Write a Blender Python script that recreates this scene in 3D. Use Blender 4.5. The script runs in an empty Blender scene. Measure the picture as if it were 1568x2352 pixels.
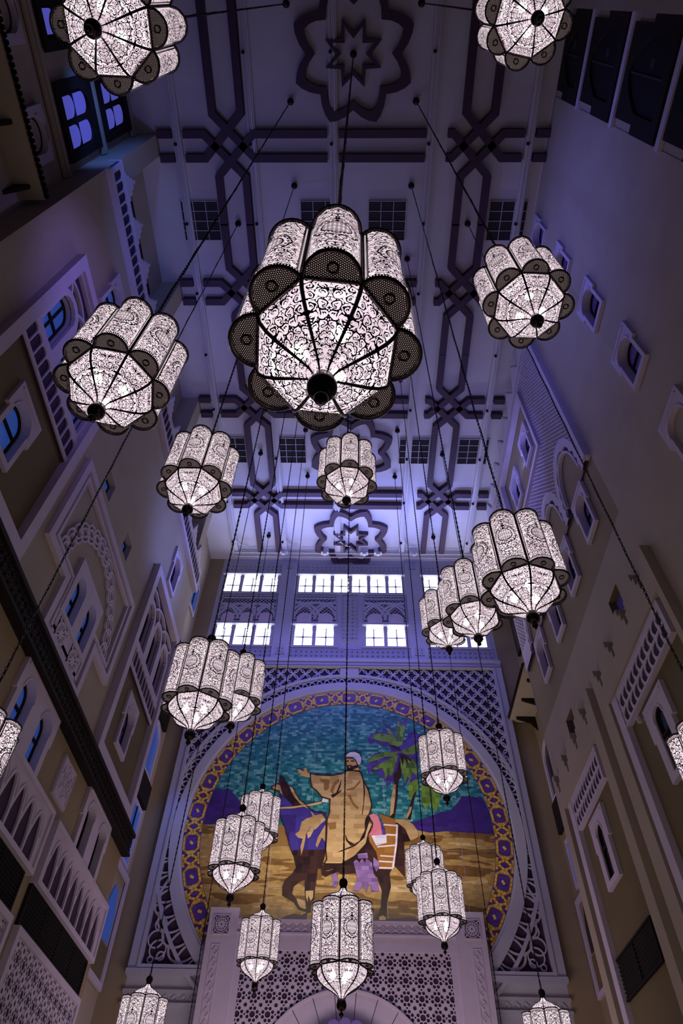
import bpy, math, random
import numpy as np
from mathutils import Vector, Matrix
from mathutils.geometry import tessellate_polygon

random.seed(7)
PI = math.pi
SC = bpy.context.scene
COL = SC.collection

# ------------------------------------------------------------------ camera, world, lights, exposure
# Units are metres; the photographer's eye is the height datum (z = 0), the floor lies at z = -1.6.
cam_d = bpy.data.cameras.new('camera')
cam_d.sensor_fit = 'HORIZONTAL'; cam_d.sensor_width = 36.0
cam_d.lens = 1493.0 / 1568.0 * 36.0
cam_d.clip_start = 0.05; cam_d.clip_end = 200
cam = bpy.data.objects.new('camera', cam_d); COL.objects.link(cam)
pitch, yaw, roll = math.radians(51.46), math.radians(-1.66), math.radians(1.77)
fw = Vector((math.sin(yaw)*math.cos(pitch), math.cos(yaw)*math.cos(pitch), math.sin(pitch)))
rt0 = Vector((math.cos(yaw), -math.sin(yaw), 0)); up0 = rt0.cross(fw)
rt = math.cos(roll)*rt0 + math.sin(roll)*up0
up = -math.sin(roll)*rt0 + math.cos(roll)*up0
cam.matrix_world = Matrix(((rt.x, up.x, -fw.x, 0.16), (rt.y, up.y, -fw.y, 0), (rt.z, up.z, -fw.z, 0), (0, 0, 0, 1)))
SC.camera = cam

SC.view_settings.view_transform = 'Standard'
SC.view_settings.look = 'None'
SC.view_settings.gamma = 1.0
SC.view_settings.use_curve_mapping = False
SC.view_settings.exposure = -0.12
SC.cycles.max_bounces = 5
SC.cycles.diffuse_bounces = 3
SC.cycles.glossy_bounces = 2
SC.cycles.transparent_max_bounces = 8
SC.cycles.sample_clamp_indirect = 4.0

world = bpy.data.worlds.new('hall_air'); SC.world = world
world.use_nodes = True
bgn = world.node_tree.nodes['Background']
bgn.inputs[0].default_value = (0.34, 0.29, 0.60, 1); bgn.inputs[1].default_value = 0.035

def area_light(name, loc, target, size, size_y, power, color, spread=PI):
    l = bpy.data.lights.new(name, 'AREA'); l.shape = 'RECTANGLE'; l.size = size; l.size_y = size_y
    l.energy = power; l.color = color; l.spread = spread
    o = bpy.data.objects.new(name, l); COL.objects.link(o); o.location = loc
    d = Vector(target) - Vector(loc)
    o.rotation_euler = d.to_track_quat('-Z', 'Y').to_euler()
    return o
def spot_light(name, loc, target, power, color, angle=70, blend=0.8, radius=0.3):
    l = bpy.data.lights.new(name, 'SPOT'); l.energy = power; l.color = color
    l.spot_size = math.radians(angle); l.spot_blend = blend; l.shadow_soft_size = radius
    o = bpy.data.objects.new(name, l); COL.objects.link(o); o.location = loc
    d = Vector(target) - Vector(loc)
    o.rotation_euler = d.to_track_quat('-Z', 'Y').to_euler()
    return o
BLUE = (0.24, 0.30, 1.0); VIOLET = (0.50, 0.36, 1.0); PALE = (0.50, 0.56, 1.0); WARM = (1.0, 0.72, 0.62)
# uplights in front of the high windows, blue wash over the arched back wall, added warm fill aimed at the mural
area_light('far_ceiling_uplight', (0, 29.6, 30.6), (0, 28.2, 36), 16, 0.6, 560, (0.25, 0.31, 1.0), 2.0)
area_light('upper_wall_wash', (0, 25.5, 27.0), (0, 33.3, 28.5), 14, 0.6, 110, (0.25, 0.25, 1.0), 2.2)
area_light('arch_wash', (0, 27.5, 30.0), (0, 33.3, 21.5), 15, 0.6, 260, (0.27, 0.25, 1.0), 2.0)
area_light('mural_warm_fill', (0, 29.5, 12.6), (0, 33.3, 17.5), 9, 0.5, 330, (1.0, 0.86, 0.68), 2.6)
area_light('portal_pink_fill', (0, 26.5, 1.5), (0, 33.3, 9.5), 10, 3, 470, (1.0, 0.78, 0.84))  # added pink fill, brightens the portal in place of lantern and lobby light
area_light('left_cove_light', (-9.0, 15, 29.8), (-3, 16, 36), 0.4, 22, 340, (0.24, 0.24, 1.0))
area_light('right_cove_light', (8.9, 20, 29.0), (5, 21, 36), 0.4, 14, 260, (0.22, 0.25, 1.0))
spot_light('blue_wall_spot', (-7.0, 30.0, 20), (-9.9, 33.3, 13.6), 420, (0.10, 0.22, 1.0), 50)
spot_light('blue_pier_spot', (-8.0, 0.5, 27.5), (-10.3, 5.2, 30.5), 700, (0.10, 0.25, 1.0), 60)
spot_light('blue_side_spot', (-1.0, 8.0, 30.0), (9.4, 9.0, 28.5), 1900, (0.18, 0.20, 1.0), 100, 1.0)
spot_light('blue_ceiling_spot', (-6.0, 8.0, 24.0), (-7.0, 9.0, 36.0), 420, (0.14, 0.20, 1.0), 120, 1.0)
spot_light('blue_left_spot', (-3.5, 24.0, 25.0), (-9.5, 23.0, 25.5), 900, (0.20, 0.26, 1.0), 80)
spot_light('violet_left_spot', (-4.0, 6.0, 22.0), (-9.5, 9.0, 22.0), 420, (0.30, 0.22, 1.0), 90)
spot_light('violet_right_spot', (4.5, 18.0, 27.0), (9.4, 20.0, 28.0), 500, (0.24, 0.24, 1.0), 90)
# warm-white spill that comes up from the lobby floor
area_light('lobby_glow', (0, 14, -1.2), (0, 14, 30), 14, 22, 290, (1.0, 0.83, 0.62))

# ------------------------------------------------------------------ materials
def mat(name, col, rough=0.7, metal=0.0, noise=0.0, nscale=3.0, bump=0.0, bscale=40.0, emit=None, estr=0.0, spec=0.5):
    m = bpy.data.materials.new(name); m.use_nodes = True
    nt = m.node_tree; b = nt.nodes['Principled BSDF']
    b.inputs['Base Color'].default_value = (*col, 1); b.inputs['Roughness'].default_value = rough
    b.inputs['Metallic'].default_value = metal; b.inputs['Specular IOR Level'].default_value = spec
    tc = nt.nodes.new('ShaderNodeTexCoord')
    if noise > 0:
        n = nt.nodes.new('ShaderNodeTexNoise'); n.inputs['Scale'].default_value = nscale; n.inputs['Detail'].default_value = 4
        nt.links.new(tc.outputs['Object'], n.inputs['Vector'])
        r = nt.nodes.new('ShaderNodeValToRGB')
        r.color_ramp.elements[0].position = 0.3; r.color_ramp.elements[1].position = 0.7
        r.color_ramp.elements[0].color = tuple(c*(1-noise) for c in col) + (1,)
        r.color_ramp.elements[1].color = tuple(min(1, c*(1+noise)) for c in col) + (1,)
        nt.links.new(n.outputs['Fac'], r.inputs['Fac']); nt.links.new(r.outputs['Color'], b.inputs['Base Color'])
    if bump > 0:
        n = nt.nodes.new('ShaderNodeTexNoise'); n.inputs['Scale'].default_value = bscale; n.inputs['Detail'].default_value = 3
        nt.links.new(tc.outputs['Object'], n.inputs['Vector'])
        bp = nt.nodes.new('ShaderNodeBump'); bp.inputs['Strength'].default_value = bump; bp.inputs['Distance'].default_value = 0.02
        nt.links.new(n.outputs['Fac'], bp.inputs['Height']); nt.links.new(bp.outputs['Normal'], b.inputs['Normal'])
    if emit:
        b.inputs['Emission Color'].default_value = (*emit, 1); b.inputs['Emission Strength'].default_value = estr
    return m
M = {}
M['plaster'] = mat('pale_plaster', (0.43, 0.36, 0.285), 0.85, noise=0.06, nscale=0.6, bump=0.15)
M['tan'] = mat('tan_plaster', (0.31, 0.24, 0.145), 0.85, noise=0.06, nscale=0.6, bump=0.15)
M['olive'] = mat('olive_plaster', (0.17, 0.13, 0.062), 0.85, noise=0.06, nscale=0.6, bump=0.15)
M['trim'] = mat('white_stucco', (0.60, 0.52, 0.66), 0.7, noise=0.04, nscale=2)
M['ceiling'] = mat('white_ceiling', (0.62, 0.58, 0.60), 0.8, noise=0.04, nscale=0.5)
M['backwall'] = mat('back_wall_stucco', (0.46, 0.45, 0.56), 0.7, noise=0.03, nscale=1)
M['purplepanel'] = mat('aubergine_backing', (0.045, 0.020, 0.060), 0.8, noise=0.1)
M['wood'] = mat('dark_stained_wood', (0.018, 0.012, 0.011), 0.75, noise=0.2, nscale=8, bump=0.2, spec=0.2)
M['bar'] = mat('aubergine_painted_beam', (0.046, 0.016, 0.042), 0.6, noise=0.1, nscale=4)
M['metal'] = mat('dark_bronze', (0.024, 0.015, 0.016), 0.22, metal=0.8, noise=0.2, nscale=20)
M['rope'] = mat('blackened_chain', (0.020, 0.016, 0.018), 0.45, metal=0.6)
M['white_metal'] = mat('white_metal', (0.55, 0.52, 0.58), 0.4, metal=0.2)
M['vent'] = mat('dark_vent', (0.045, 0.035, 0.045), 0.6)
M['glass_blue'] = mat('blue_lit_window_pane', (0.02, 0.05, 0.22), 0.15, emit=(0.045, 0.12, 0.55), estr=0.34)
M['glass_dark'] = mat('dark_window_pane', (0.010, 0.008, 0.022), 0.12)
M['glass_violet'] = mat('violet_window_pane', (0.05, 0.03, 0.13), 0.2, emit=(0.12, 0.07, 0.40), estr=0.10)
M['daylight'] = mat('daylit_window_pane', (0.8, 0.8, 0.8), 0.5, emit=(0.86, 0.90, 1.0), estr=7.0)
M['louvre'] = mat('black_louvre', (0.010, 0.010, 0.011), 0.6, spec=0.2)
M['glass_lilac'] = mat('lilac_lit_window_pane', (0.05, 0.05, 0.22), 0.2, emit=(0.14, 0.15, 0.85), estr=0.45)
M['terracotta'] = mat('dark_roof_tile', (0.05, 0.03, 0.028), 0.8, noise=0.2, nscale=6)
M['floor'] = mat('stone_floor', (0.35, 0.28, 0.22), 0.4, noise=0.15, nscale=1.2)
M['lens'] = mat('camera_housing', (0.5, 0.5, 0.52), 0.4)
# lantern diffuser: translucent glass lit by the lamps behind it
def glow_mat(name, col, strength, seethrough):
    m = bpy.data.materials.new(name); m.use_nodes = True; nt = m.node_tree
    nt.nodes.clear()
    out = nt.nodes.new('ShaderNodeOutputMaterial'); e = nt.nodes.new('ShaderNodeEmission')
    t = nt.nodes.new('ShaderNodeBsdfTransparent'); mx = nt.nodes.new('ShaderNodeMixShader')
    e.inputs[1].default_value = strength; mx.inputs[0].default_value = seethrough
    tc = nt.nodes.new('ShaderNodeTexCoord'); n = nt.nodes.new('ShaderNodeTexNoise'); n.inputs['Scale'].default_value = 3.5
    r = nt.nodes.new('ShaderNodeValToRGB')
    r.color_ramp.elements[0].position = 0.35; r.color_ramp.elements[1].position = 0.65
    r.color_ramp.elements[0].color = tuple(c*a for c, a in zip(col, (0.78, 0.74, 0.80))) + (1,); r.color_ramp.elements[1].color = (*col, 1)
    nt.links.new(tc.outputs['Object'], n.inputs['Vector']); nt.links.new(n.outputs['Fac'], r.inputs['Fac'])
    nt.links.new(r.outputs['Color'], e.inputs[0])
    nt.links.new(e.outputs[0], mx.inputs[1]); nt.links.new(t.outputs[0], mx.inputs[2]); nt.links.new(mx.outputs[0], out.inputs[0])
    return m
M['diffuser'] = glow_mat('lit_diffuser_glass', (1.0, 0.82, 0.87), 1.42, 0.25)
M['base_glow'] = glow_mat('dim_diffuser_glass', (1.0, 0.76, 0.74), 0.40, 0.0)
M['bulb'] = mat('lamp_bulb', (1, 1, 1), 0.5, emit=(1.0, 0.90, 0.84), estr=30.0)
M['bulb'].cycles.emission_sampling = 'NONE'

# mural paints
def mural_mat(name, c0, c1, scale=1.0, aspect=2.2, grain=0.35, wave=None):
    """printed mosaic: small rectangular chips of slightly different tone, laid out on the wall plane"""
    m = bpy.data.materials.new(name); m.use_nodes = True; nt = m.node_tree; b = nt.nodes['Principled BSDF']
    b.inputs['Roughness'].default_value = 0.35
    tc = nt.nodes.new('ShaderNodeTexCoord')
    mp = nt.nodes.new('ShaderNodeMapping'); mp.inputs['Scale'].default_value = (3.2*scale, 1, 3.2*aspect*scale)
    nt.links.new(tc.outputs['Object'], mp.inputs['Vector'])
    # each course of chips is shifted and stretched by its own random amount
    sp = nt.nodes.new('ShaderNodeSeparateXYZ'); nt.links.new(mp.outputs[0], sp.inputs[0])
    fz = nt.nodes.new('ShaderNodeMath'); fz.operation = 'FLOOR'; nt.links.new(sp.outputs['Z'], fz.inputs[0])
    wr_ = nt.nodes.new('ShaderNodeTexWhiteNoise'); wr_.noise_dimensions = '1D'; nt.links.new(fz.outputs[0], wr_.inputs['W'])
    ml = nt.nodes.new('ShaderNodeMath'); ml.operation = 'MULTIPLY_ADD'; ml.inputs[1].default_value = 9.0; nt.links.new(wr_.outputs['Value'], ml.inputs[0]); nt.links.new(sp.outputs['X'], ml.inputs[2])
    sc_ = nt.nodes.new('ShaderNodeMath'); sc_.operation = 'MULTIPLY_ADD'; sc_.inputs[1].default_value = 0.6; sc_.inputs[2].default_value = 0.6; nt.links.new(wr_.outputs['Value'], sc_.inputs[0])
    mx_ = nt.nodes.new('ShaderNodeMath'); mx_.operation = 'MULTIPLY'; nt.links.new(ml.outputs[0], mx_.inputs[0]); nt.links.new(sc_.outputs[0], mx_.inputs[1])
    fx = nt.nodes.new('ShaderNodeMath'); fx.operation = 'FLOOR'; nt.links.new(mx_.outputs[0], fx.inputs[0])
    sn = nt.nodes.new('ShaderNodeCombineXYZ'); nt.links.new(fx.outputs[0], sn.inputs[0]); nt.links.new(fz.outputs[0], sn.inputs[2])
    wn = nt.nodes.new('ShaderNodeTexWhiteNoise'); nt.links.new(sn.outputs[0], wn.inputs['Vector'])
    n2 = nt.nodes.new('ShaderNodeTexNoise'); n2.inputs['Scale'].default_value = 2.4; n2.inputs['Detail'].default_value = 6
    mp2 = nt.nodes.new('ShaderNodeMapping'); mp2.inputs['Scale'].default_value = (1, 1, 3.2)
    nt.links.new(tc.outputs['Object'], mp2.inputs['Vector']); nt.links.new(mp2.outputs[0], n2.inputs['Vector'])
    mxv = nt.nodes.new('ShaderNodeMath'); mxv.operation = 'MULTIPLY_ADD'; mxv.inputs[1].default_value = 0.55
    mul = nt.nodes.new('ShaderNodeMath'); mul.operation = 'MULTIPLY'; mul.inputs[1].default_value = 0.5
    nt.links.new(n2.outputs['Fac'], mul.inputs[0]); nt.links.new(wn.outputs['Value'], mxv.inputs[0]); nt.links.new(mul.outputs[0], mxv.inputs[2])
    r = nt.nodes.new('ShaderNodeValToRGB')
    r.color_ramp.elements[0].position = 0.15; r.color_ramp.elements[1].position = 0.85
    r.color_ramp.elements[0].color = (*c0, 1); r.color_ramp.elements[1].color = (*c1, 1)
    nt.links.new(mxv.outputs[0], r.inputs['Fac'])
    nt.links.new(r.outputs['Color'], b.inputs['Base Color'])
    return m, nt, r, b, tc
MM = {}
def mm(key, *a, **k): MM[key] = mural_mat('mosaic_' + key, *a, **k)[0]
mm('hide_dark', (0.012, 0.006, 0.010), (0.055, 0.022, 0.020), 1.0, 0.8)
mm('chest_blue', (0.030, 0.012, 0.11), (0.060, 0.045, 0.34), 0.6, 0.6)
mm('robe', (0.33, 0.20, 0.085), (0.60, 0.42, 0.22), 0.6)
mm('fold', (0.20, 0.095, 0.030), (0.30, 0.16, 0.055), 0.6)
mm('skin', (0.50, 0.28, 0.10), (0.62, 0.38, 0.17), 0.6)
mm('white', (0.62, 0.50, 0.62), (0.80, 0.70, 0.80), 0.6)
mm('turban', (0.50, 0.48, 0.74), (0.82, 0.80, 0.95), 0.6)
mm('pink', (0.62, 0.14, 0.24), (0.70, 0.24, 0.32), 0.8)
mm('purple', (0.050, 0.022, 0.18), (0.12, 0.07, 0.42), 0.8)
mm('violet', (0.12, 0.06, 0.22), (0.30, 0.18, 0.46), 0.8)
mm('violet_dark', (0.06, 0.025, 0.06), (0.10, 0.045, 0.09), 0.8)
mm('leather', (0.26, 0.11, 0.022), (0.34, 0.16, 0.040), 0.6)
mm('green', (0.04, 0.10, 0.02), (0.24, 0.42, 0.06), 1.6, 0.6)
mm('mountain', (0.040, 0.016, 0.17), (0.060, 0.030, 0.25), 0.7)
mm('dune', (0.24, 0.13, 0.045), (0.30, 0.17, 0.06), 0.6)
mm('dune2', (0.42, 0.28, 0.12), (0.60, 0.44, 0.24), 0.6)
mm('gold', (0.66, 0.38, 0.06), (0.92, 0.62, 0.17), 0.9)
mm('gold_dark', (0.20, 0.085, 0.02), (0.30, 0.14, 0.04), 0.9)
mm('ring_purple', (0.075, 0.030, 0.24), (0.12, 0.055, 0.36), 0.9)
# sky and sand tile: mosaic chips, sand below the dune line, wavy darker bands in the sand
tile_m, nt, ramp, b, tc = mural_mat('mosaic_sky_and_sand', (0.010, 0.085, 0.13), (0.26, 0.56, 0.55), 1.5, 1.6)
ramp.color_ramp.elements[0].position = 0.2; ramp.color_ramp.elements[1].position = 0.95
e_ = ramp.color_ramp.elements.new(0.55); e_.color = (0.022, 0.21, 0.27, 1)
sx = nt.nodes.new('ShaderNodeSeparateXYZ'); nt.links.new(tc.outputs['Object'], sx.inputs[0])
gt = nt.nodes.new('ShaderNodeMath'); gt.operation = 'LESS_THAN'; gt.inputs[1].default_value = 15.95
nt.links.new(sx.outputs['Z'], gt.inputs[0])
ns = nt.nodes.new('ShaderNodeTexNoise'); ns.inputs['Scale'].default_value = 0.62; ns.inputs['Detail'].default_value = 2
mps = nt.nodes.new('ShaderNodeMapping'); mps.inputs['Scale'].default_value = (0.55, 1, 3.6)
nt.links.new(tc.outputs['Object'], mps.inputs['Vector']); nt.links.new(mps.outputs[0], ns.inputs['Vector'])
rs = nt.nodes.new('ShaderNodeValToRGB'); rs.color_ramp.interpolation = 'CONSTANT'
rs.color_ramp.elements[0].position = 0.0; rs.color_ramp.elements[0].color = (0.20, 0.105, 0.035, 1)
rs.color_ramp.elements[1].position = 0.44; rs.color_ramp.elements[1].color = (0.42, 0.27, 0.10, 1)
e2 = rs.color_ramp.elements.new(0.62); e2.color = (0.58, 0.42, 0.22, 1)
nt.links.new(ns.outputs['Fac'], rs.inputs['Fac'])
wn = [n for n in nt.nodes if n.type == 'TEX_WHITE_NOISE' and n.noise_dimensions == '3D'][0]
hs = nt.nodes.new('ShaderNodeHueSaturation'); nt.links.new(rs.outputs['Color'], hs.inputs['Color'])
mr = nt.nodes.new('ShaderNodeMapRange'); mr.inputs['To Min'].default_value = 0.75; mr.inputs['To Max'].default_value = 1.15
nt.links.new(wn.outputs['Value'], mr.inputs['Value']); nt.links.new(mr.outputs[0], hs.inputs['Value'])
mc = nt.nodes.new('ShaderNodeMix'); mc.data_type = 'RGBA'
nt.links.new(gt.outputs[0], mc.inputs['Factor']); nt.links.new(ramp.outputs['Color'], mc.inputs['A']); nt.links.new(hs.outputs['Color'], mc.inputs['B'])
nt.links.new(mc.outputs['Result'], b.inputs['Base Color'])
MM['tile'] = tile_m

# ------------------------------------------------------------------ mesh helpers
class MB:
    """collects shapes and links them as ONE mesh object"""
    def __init__(s): s.v = []; s.f = []
    def add(s, v, f):
        n = len(s.v); s.v.extend(v); s.f.extend(tuple(i+n for i in q) for q in f)
    def box(s, a, b):
        x0, y0, z0 = a; x1, y1, z1 = b
        s.add([(x0,y0,z0),(x1,y0,z0),(x1,y1,z0),(x0,y1,z0),(x0,y0,z1),(x1,y0,z1),(x1,y1,z1),(x0,y1,z1)],
              [(0,1,2,3),(4,7,6,5),(0,4,5,1),(1,5,6,2),(2,6,7,3),(3,7,4,0)])
    def tube(s, pts, r, n=6, closed=False, radii=None):
        pts = [Vector(p) for p in pts]; k = len(pts); vs = []; fs = []
        t0 = (pts[1]-pts[0]).normalized(); ref = Vector((0,0,1)) if abs(t0.z) < 0.9 else Vector((1,0,0))
        nrm = t0.cross(ref).normalized()
        for i, p in enumerate(pts):
            if closed: t = (pts[(i+1) % k]-pts[i-1]).normalized()
            else: t = (pts[min(i+1,k-1)]-pts[max(i-1,0)]).normalized()
            nrm = (nrm - t*nrm.dot(t)).normalized(); bi = t.cross(nrm)
            rr = radii[i] if radii else r
            for j in range(n):
                a = 2*PI*j/n; q = p + (nrm*math.cos(a)+bi*math.sin(a))*rr; vs.append(tuple(q))
        m = k if closed else k-1
        for i in range(m):
            i2 = (i+1) % k
            for j in range(n):
                fs.append((i*n+j, i*n+(j+1) % n, i2*n+(j+1) % n, i2*n+j))
        s.add(vs, fs)
    def lathe(s, prof, n=16, c=(0,0,0)):
        vs = []; fs = []
        for r, z in prof:
            for j in range(n):
                a = 2*PI*j/n; vs.append((c[0]+r*math.cos(a), c[1]+r*math.sin(a), c[2]+z))
        for i in range(len(prof)-1):
            for j in range(n):
                fs.append((i*n+j, i*n+(j+1) % n, (i+1)*n+(j+1) % n, (i+1)*n+j))
        s.add(vs, fs)
    def build(s, name, material, parent=None, smooth=False, **props):
        me = bpy.data.meshes.new(name); me.from_pydata(s.v, [], s.f); me.materials.append(material)
        if smooth: me.polygons.foreach_set('use_smooth', [True]*len(me.polygons))
        o = bpy.data.objects.new(name, me); COL.objects.link(o)
        if parent: o.parent = parent
        for k, val in props.items(): o[k] = val
        return o
def inst(name, mesh, parent=None, loc=(0,0,0), rz=0, **props):
    o = bpy.data.objects.new(name, mesh); COL.objects.link(o); o.location = loc; o.rotation_euler = (0,0,rz)
    if parent: o.parent = parent
    for k, val in props.items(): o[k] = val
    return o
def empty(name, loc=(0,0,0), **props):
    o = bpy.data.objects.new(name, None); COL.objects.link(o); o.location = loc; o.empty_display_size = 0.2
    for k, val in props.items(): o[k] = val
    return o
def tri(loops):
    L = [[Vector((x, y, 0)) for x, y in lp] for lp in loops]
    return tessellate_polygon(L)
class Side:
    def __init__(s, kind): s.kind = kind; s.holes = []
    def p(s, u, v, w=0.0):
        if s.kind == 'L': return (-9.5+w, u, v)
        if s.kind == 'R': return (9.4-w, u, v)
        if s.kind == 'B': return (u, 33.3-w, v)
        if s.kind == 'NL': return (-10.5+w, u, v)      # recessed near / far wall, left
        if s.kind == 'NR': return (10.75-w, u, v)      # recessed far wall, right
LEFT, RIGHT, BACK, NLEFT, NRIGHT = Side('L'), Side('R'), Side('B'), Side('NL'), Side('NR')
def plate(mb, S, loops, w0, w1, back=False):
    """flat slab between depths w0..w1 with holes; loops[0] is the outline"""
    flat = [p for lp in loops for p in lp]; T = tri(loops); n = len(flat)
    vs = [S.p(x, y, w1) for x, y in flat]; fs = [tuple(t) for t in T]
    if w0 != w1:
        vs += [S.p(x, y, w0) for x, y in flat]
        if back: fs += [tuple(i+n for i in t) for t in T]
        k = 0
        for lp in loops:
            m = len(lp)
            for i in range(m):
                a = k+i; b_ = k+(i+1) % m; fs.append((a, b_, b_+n, a+n))
            k += m
    mb.add(vs, fs)
def rect(u0, u1, v0, v1): return [(u0,v0),(u1,v0),(u1,v1),(u0,v1)]
def sbox(mb, S, u0, u1, v0, v1, w0, w1): plate(mb, S, [rect(u0,u1,v0,v1)], w0, w1, True)
def arch(uc, hw, vb, vc, n=12, pointed=0.0):
    """round (or pointed) headed outline: centre, half width, sill, crown"""
    rise = hw*(1+pointed); vs_ = vc-rise
    pts = [(uc-hw, vb), (uc+hw, vb)]
    for i in range(n+1):
        a = PI*i/n
        x = hw*math.cos(a); y = math.sin(a)
        if pointed: y = (1-(abs(x)/hw)**1.8)
        pts.append((uc+x, vs_+rise*y))
    return pts
def inset(poly, d):
    n = len(poly); area = sum(poly[i][0]*poly[(i+1)%n][1]-poly[(i+1)%n][0]*poly[i][1] for i in range(n))
    sg = 1 if area > 0 else -1; out = []
    for i in range(n):
        a, b_, c = Vector(poly[i-1]), Vector(poly[i]), Vector(poly[(i+1) % n])
        e1 = (b_-a).normalized(); e2 = (c-b_).normalized()
        n1 = Vector((-e1.y, e1.x))*sg; n2 = Vector((-e2.y, e2.x))*sg
        m = (n1+n2); m = m/ max(1e-6, m.dot(n1)); q = b_+m*d; out.append((q.x, q.y))
    return out

# field plates: contour a 2-D function on a grid, keep what is > 0 (metal, stone), leave real holes
def field_mesh(fn, x0, x1, y0, y1, h, mp, thick=0.0, hy=None):
    nx = max(2, int(round((x1-x0)/h))); ny = max(2, int(round((y1-y0)/(hy or h))))
    xs = np.linspace(x0, x1, nx+1); ys = np.linspace(y0, y1, ny+1)
    X, Y = np.meshgrid(xs, ys, indexing='ij'); F = fn(X, Y)
    F = np.where(np.abs(F) < 1e-6, 1e-6, F)
    I = F > 0
    idg = np.arange((nx+1)*(ny+1)).reshape(nx+1, ny+1); ng = idg.size
    idh = ng + np.arange(nx*(ny+1)).reshape(nx, ny+1); nh = nx*(ny+1)
    idv = ng + nh + np.arange((nx+1)*ny).reshape(nx+1, ny)
    with np.errstate(divide='ignore', invalid='ignore'):
        th = np.clip(np.nan_to_num(F[:-1]/(F[:-1]-F[1:]), nan=0.5, posinf=0.5, neginf=0.5), 0.02, 0.98)
        tv = np.clip(np.nan_to_num(F[:, :-1]/(F[:, :-1]-F[:, 1:]), nan=0.5, posinf=0.5, neginf=0.5), 0.02, 0.98)
    PX = np.concatenate([X.ravel(), (X[:-1]+th*(X[1:]-X[:-1])).ravel(), X[:, :-1].ravel()])
    PY = np.concatenate([Y.ravel(), Y[:-1].ravel(), (Y[:, :-1]+tv*(Y[:, 1:]-Y[:, :-1])).ravel()])
    case = (I[:-1, :-1]*1 + I[1:, :-1]*2 + I[1:, 1:]*4 + I[:-1, 1:]*8)
    faces = []; edges = []
    for c in range(1, 16):
        sel = np.argwhere(case == c)
        if len(sel) == 0: continue
        i, j = sel[:, 0], sel[:, 1]
        ring = [('c', 0, idg[i, j]), ('e', (0, 1), idh[i, j]), ('c', 1, idg[i+1, j]), ('e', (1, 2), idv[i+1, j]),
                ('c', 2, idg[i+1, j+1]), ('e', (2, 3), idh[i, j+1]), ('c', 3, idg[i, j+1]), ('e', (3, 0), idv[i, j])]
        keep = []
        for kind, k, ids in ring:
            if kind == 'c':
                if c >> k & 1: keep.append((kind, ids))
            elif (c >> k[0] & 1) != (c >> k[1] & 1): keep.append((kind, ids))
        arr = np.stack([k[1] for k in keep], 1); faces += arr.tolist()
        if thick:
            for q in range(len(keep)):
                if keep[q][0] == 'e' and keep[(q+1) % len(keep)][0] == 'e' and len(keep) > 2:
                    a, b_ = keep[q][1], keep[(q+1) % len(keep)][1]
                    edges.append(np.stack([a, b_], 1))
    used = np.zeros(len(PX), bool)
    flat = np.array([i for f in faces for i in f], int); used[flat] = True
    remap = np.cumsum(used)-1
    px, py = PX[used], PY[used]
    v = [tuple(q) for q in np.stack(mp(px, py, 0.0), 1).tolist()]
    f = [tuple(remap[i] for i in q) for q in faces]
    if thick and edges:
        E = remap[np.concatenate(edges)]; n = len(v)
        v += [tuple(q) for q in np.stack(mp(px, py, -thick), 1).tolist()]
        f += [(int(a), int(b_), int(b_)+n, int(a)+n) for a, b_ in E.tolist()]
    mb = MB(); mb.v = v; mb.f = f
    return mb
def smap(S, w):
    def mp(x, y, dw):
        ww = w+dw
        if S.kind == 'L': return (np.full_like(x, -9.5+ww), x, y)
        if S.kind == 'R': return (np.full_like(x, 9.4-ww), x, y)
        return (x, np.full_like(x, 33.3-ww), y)
    return mp
def ringf(X, Y, cx, cy, r, w): return w-np.abs(np.hypot(X-cx, Y-cy)-r)
def starholes(p, sc=1.0):
    """pierced geometric screen: rosettes of a round hole, eight petals and small stars"""
    def fn(X, Y):
        a = (X/p-np.floor(X/p)-0.5)*p; b_ = (Y/p-np.floor(Y/p)-0.5)*p
        d = np.hypot(a, b_)-0.15*p*sc
        for k in range(8):
            t = PI/8+k*PI/4; d = np.minimum(d, np.hypot(a-0.34*p*math.cos(t), b_-0.34*p*math.sin(t))-0.088*p*sc)
        aa, bb = np.abs(a), np.abs(b_)
        d = np.minimum(d, np.hypot(aa-0.5*p, bb-0.5*p)-0.10*p*sc)
        d = np.minimum(d, np.hypot(aa-0.5*p, bb)-0.055*p*sc); d = np.minimum(d, np.hypot(aa, bb-0.5*p)-0.055*p*sc)
        return d
    return fn

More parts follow.
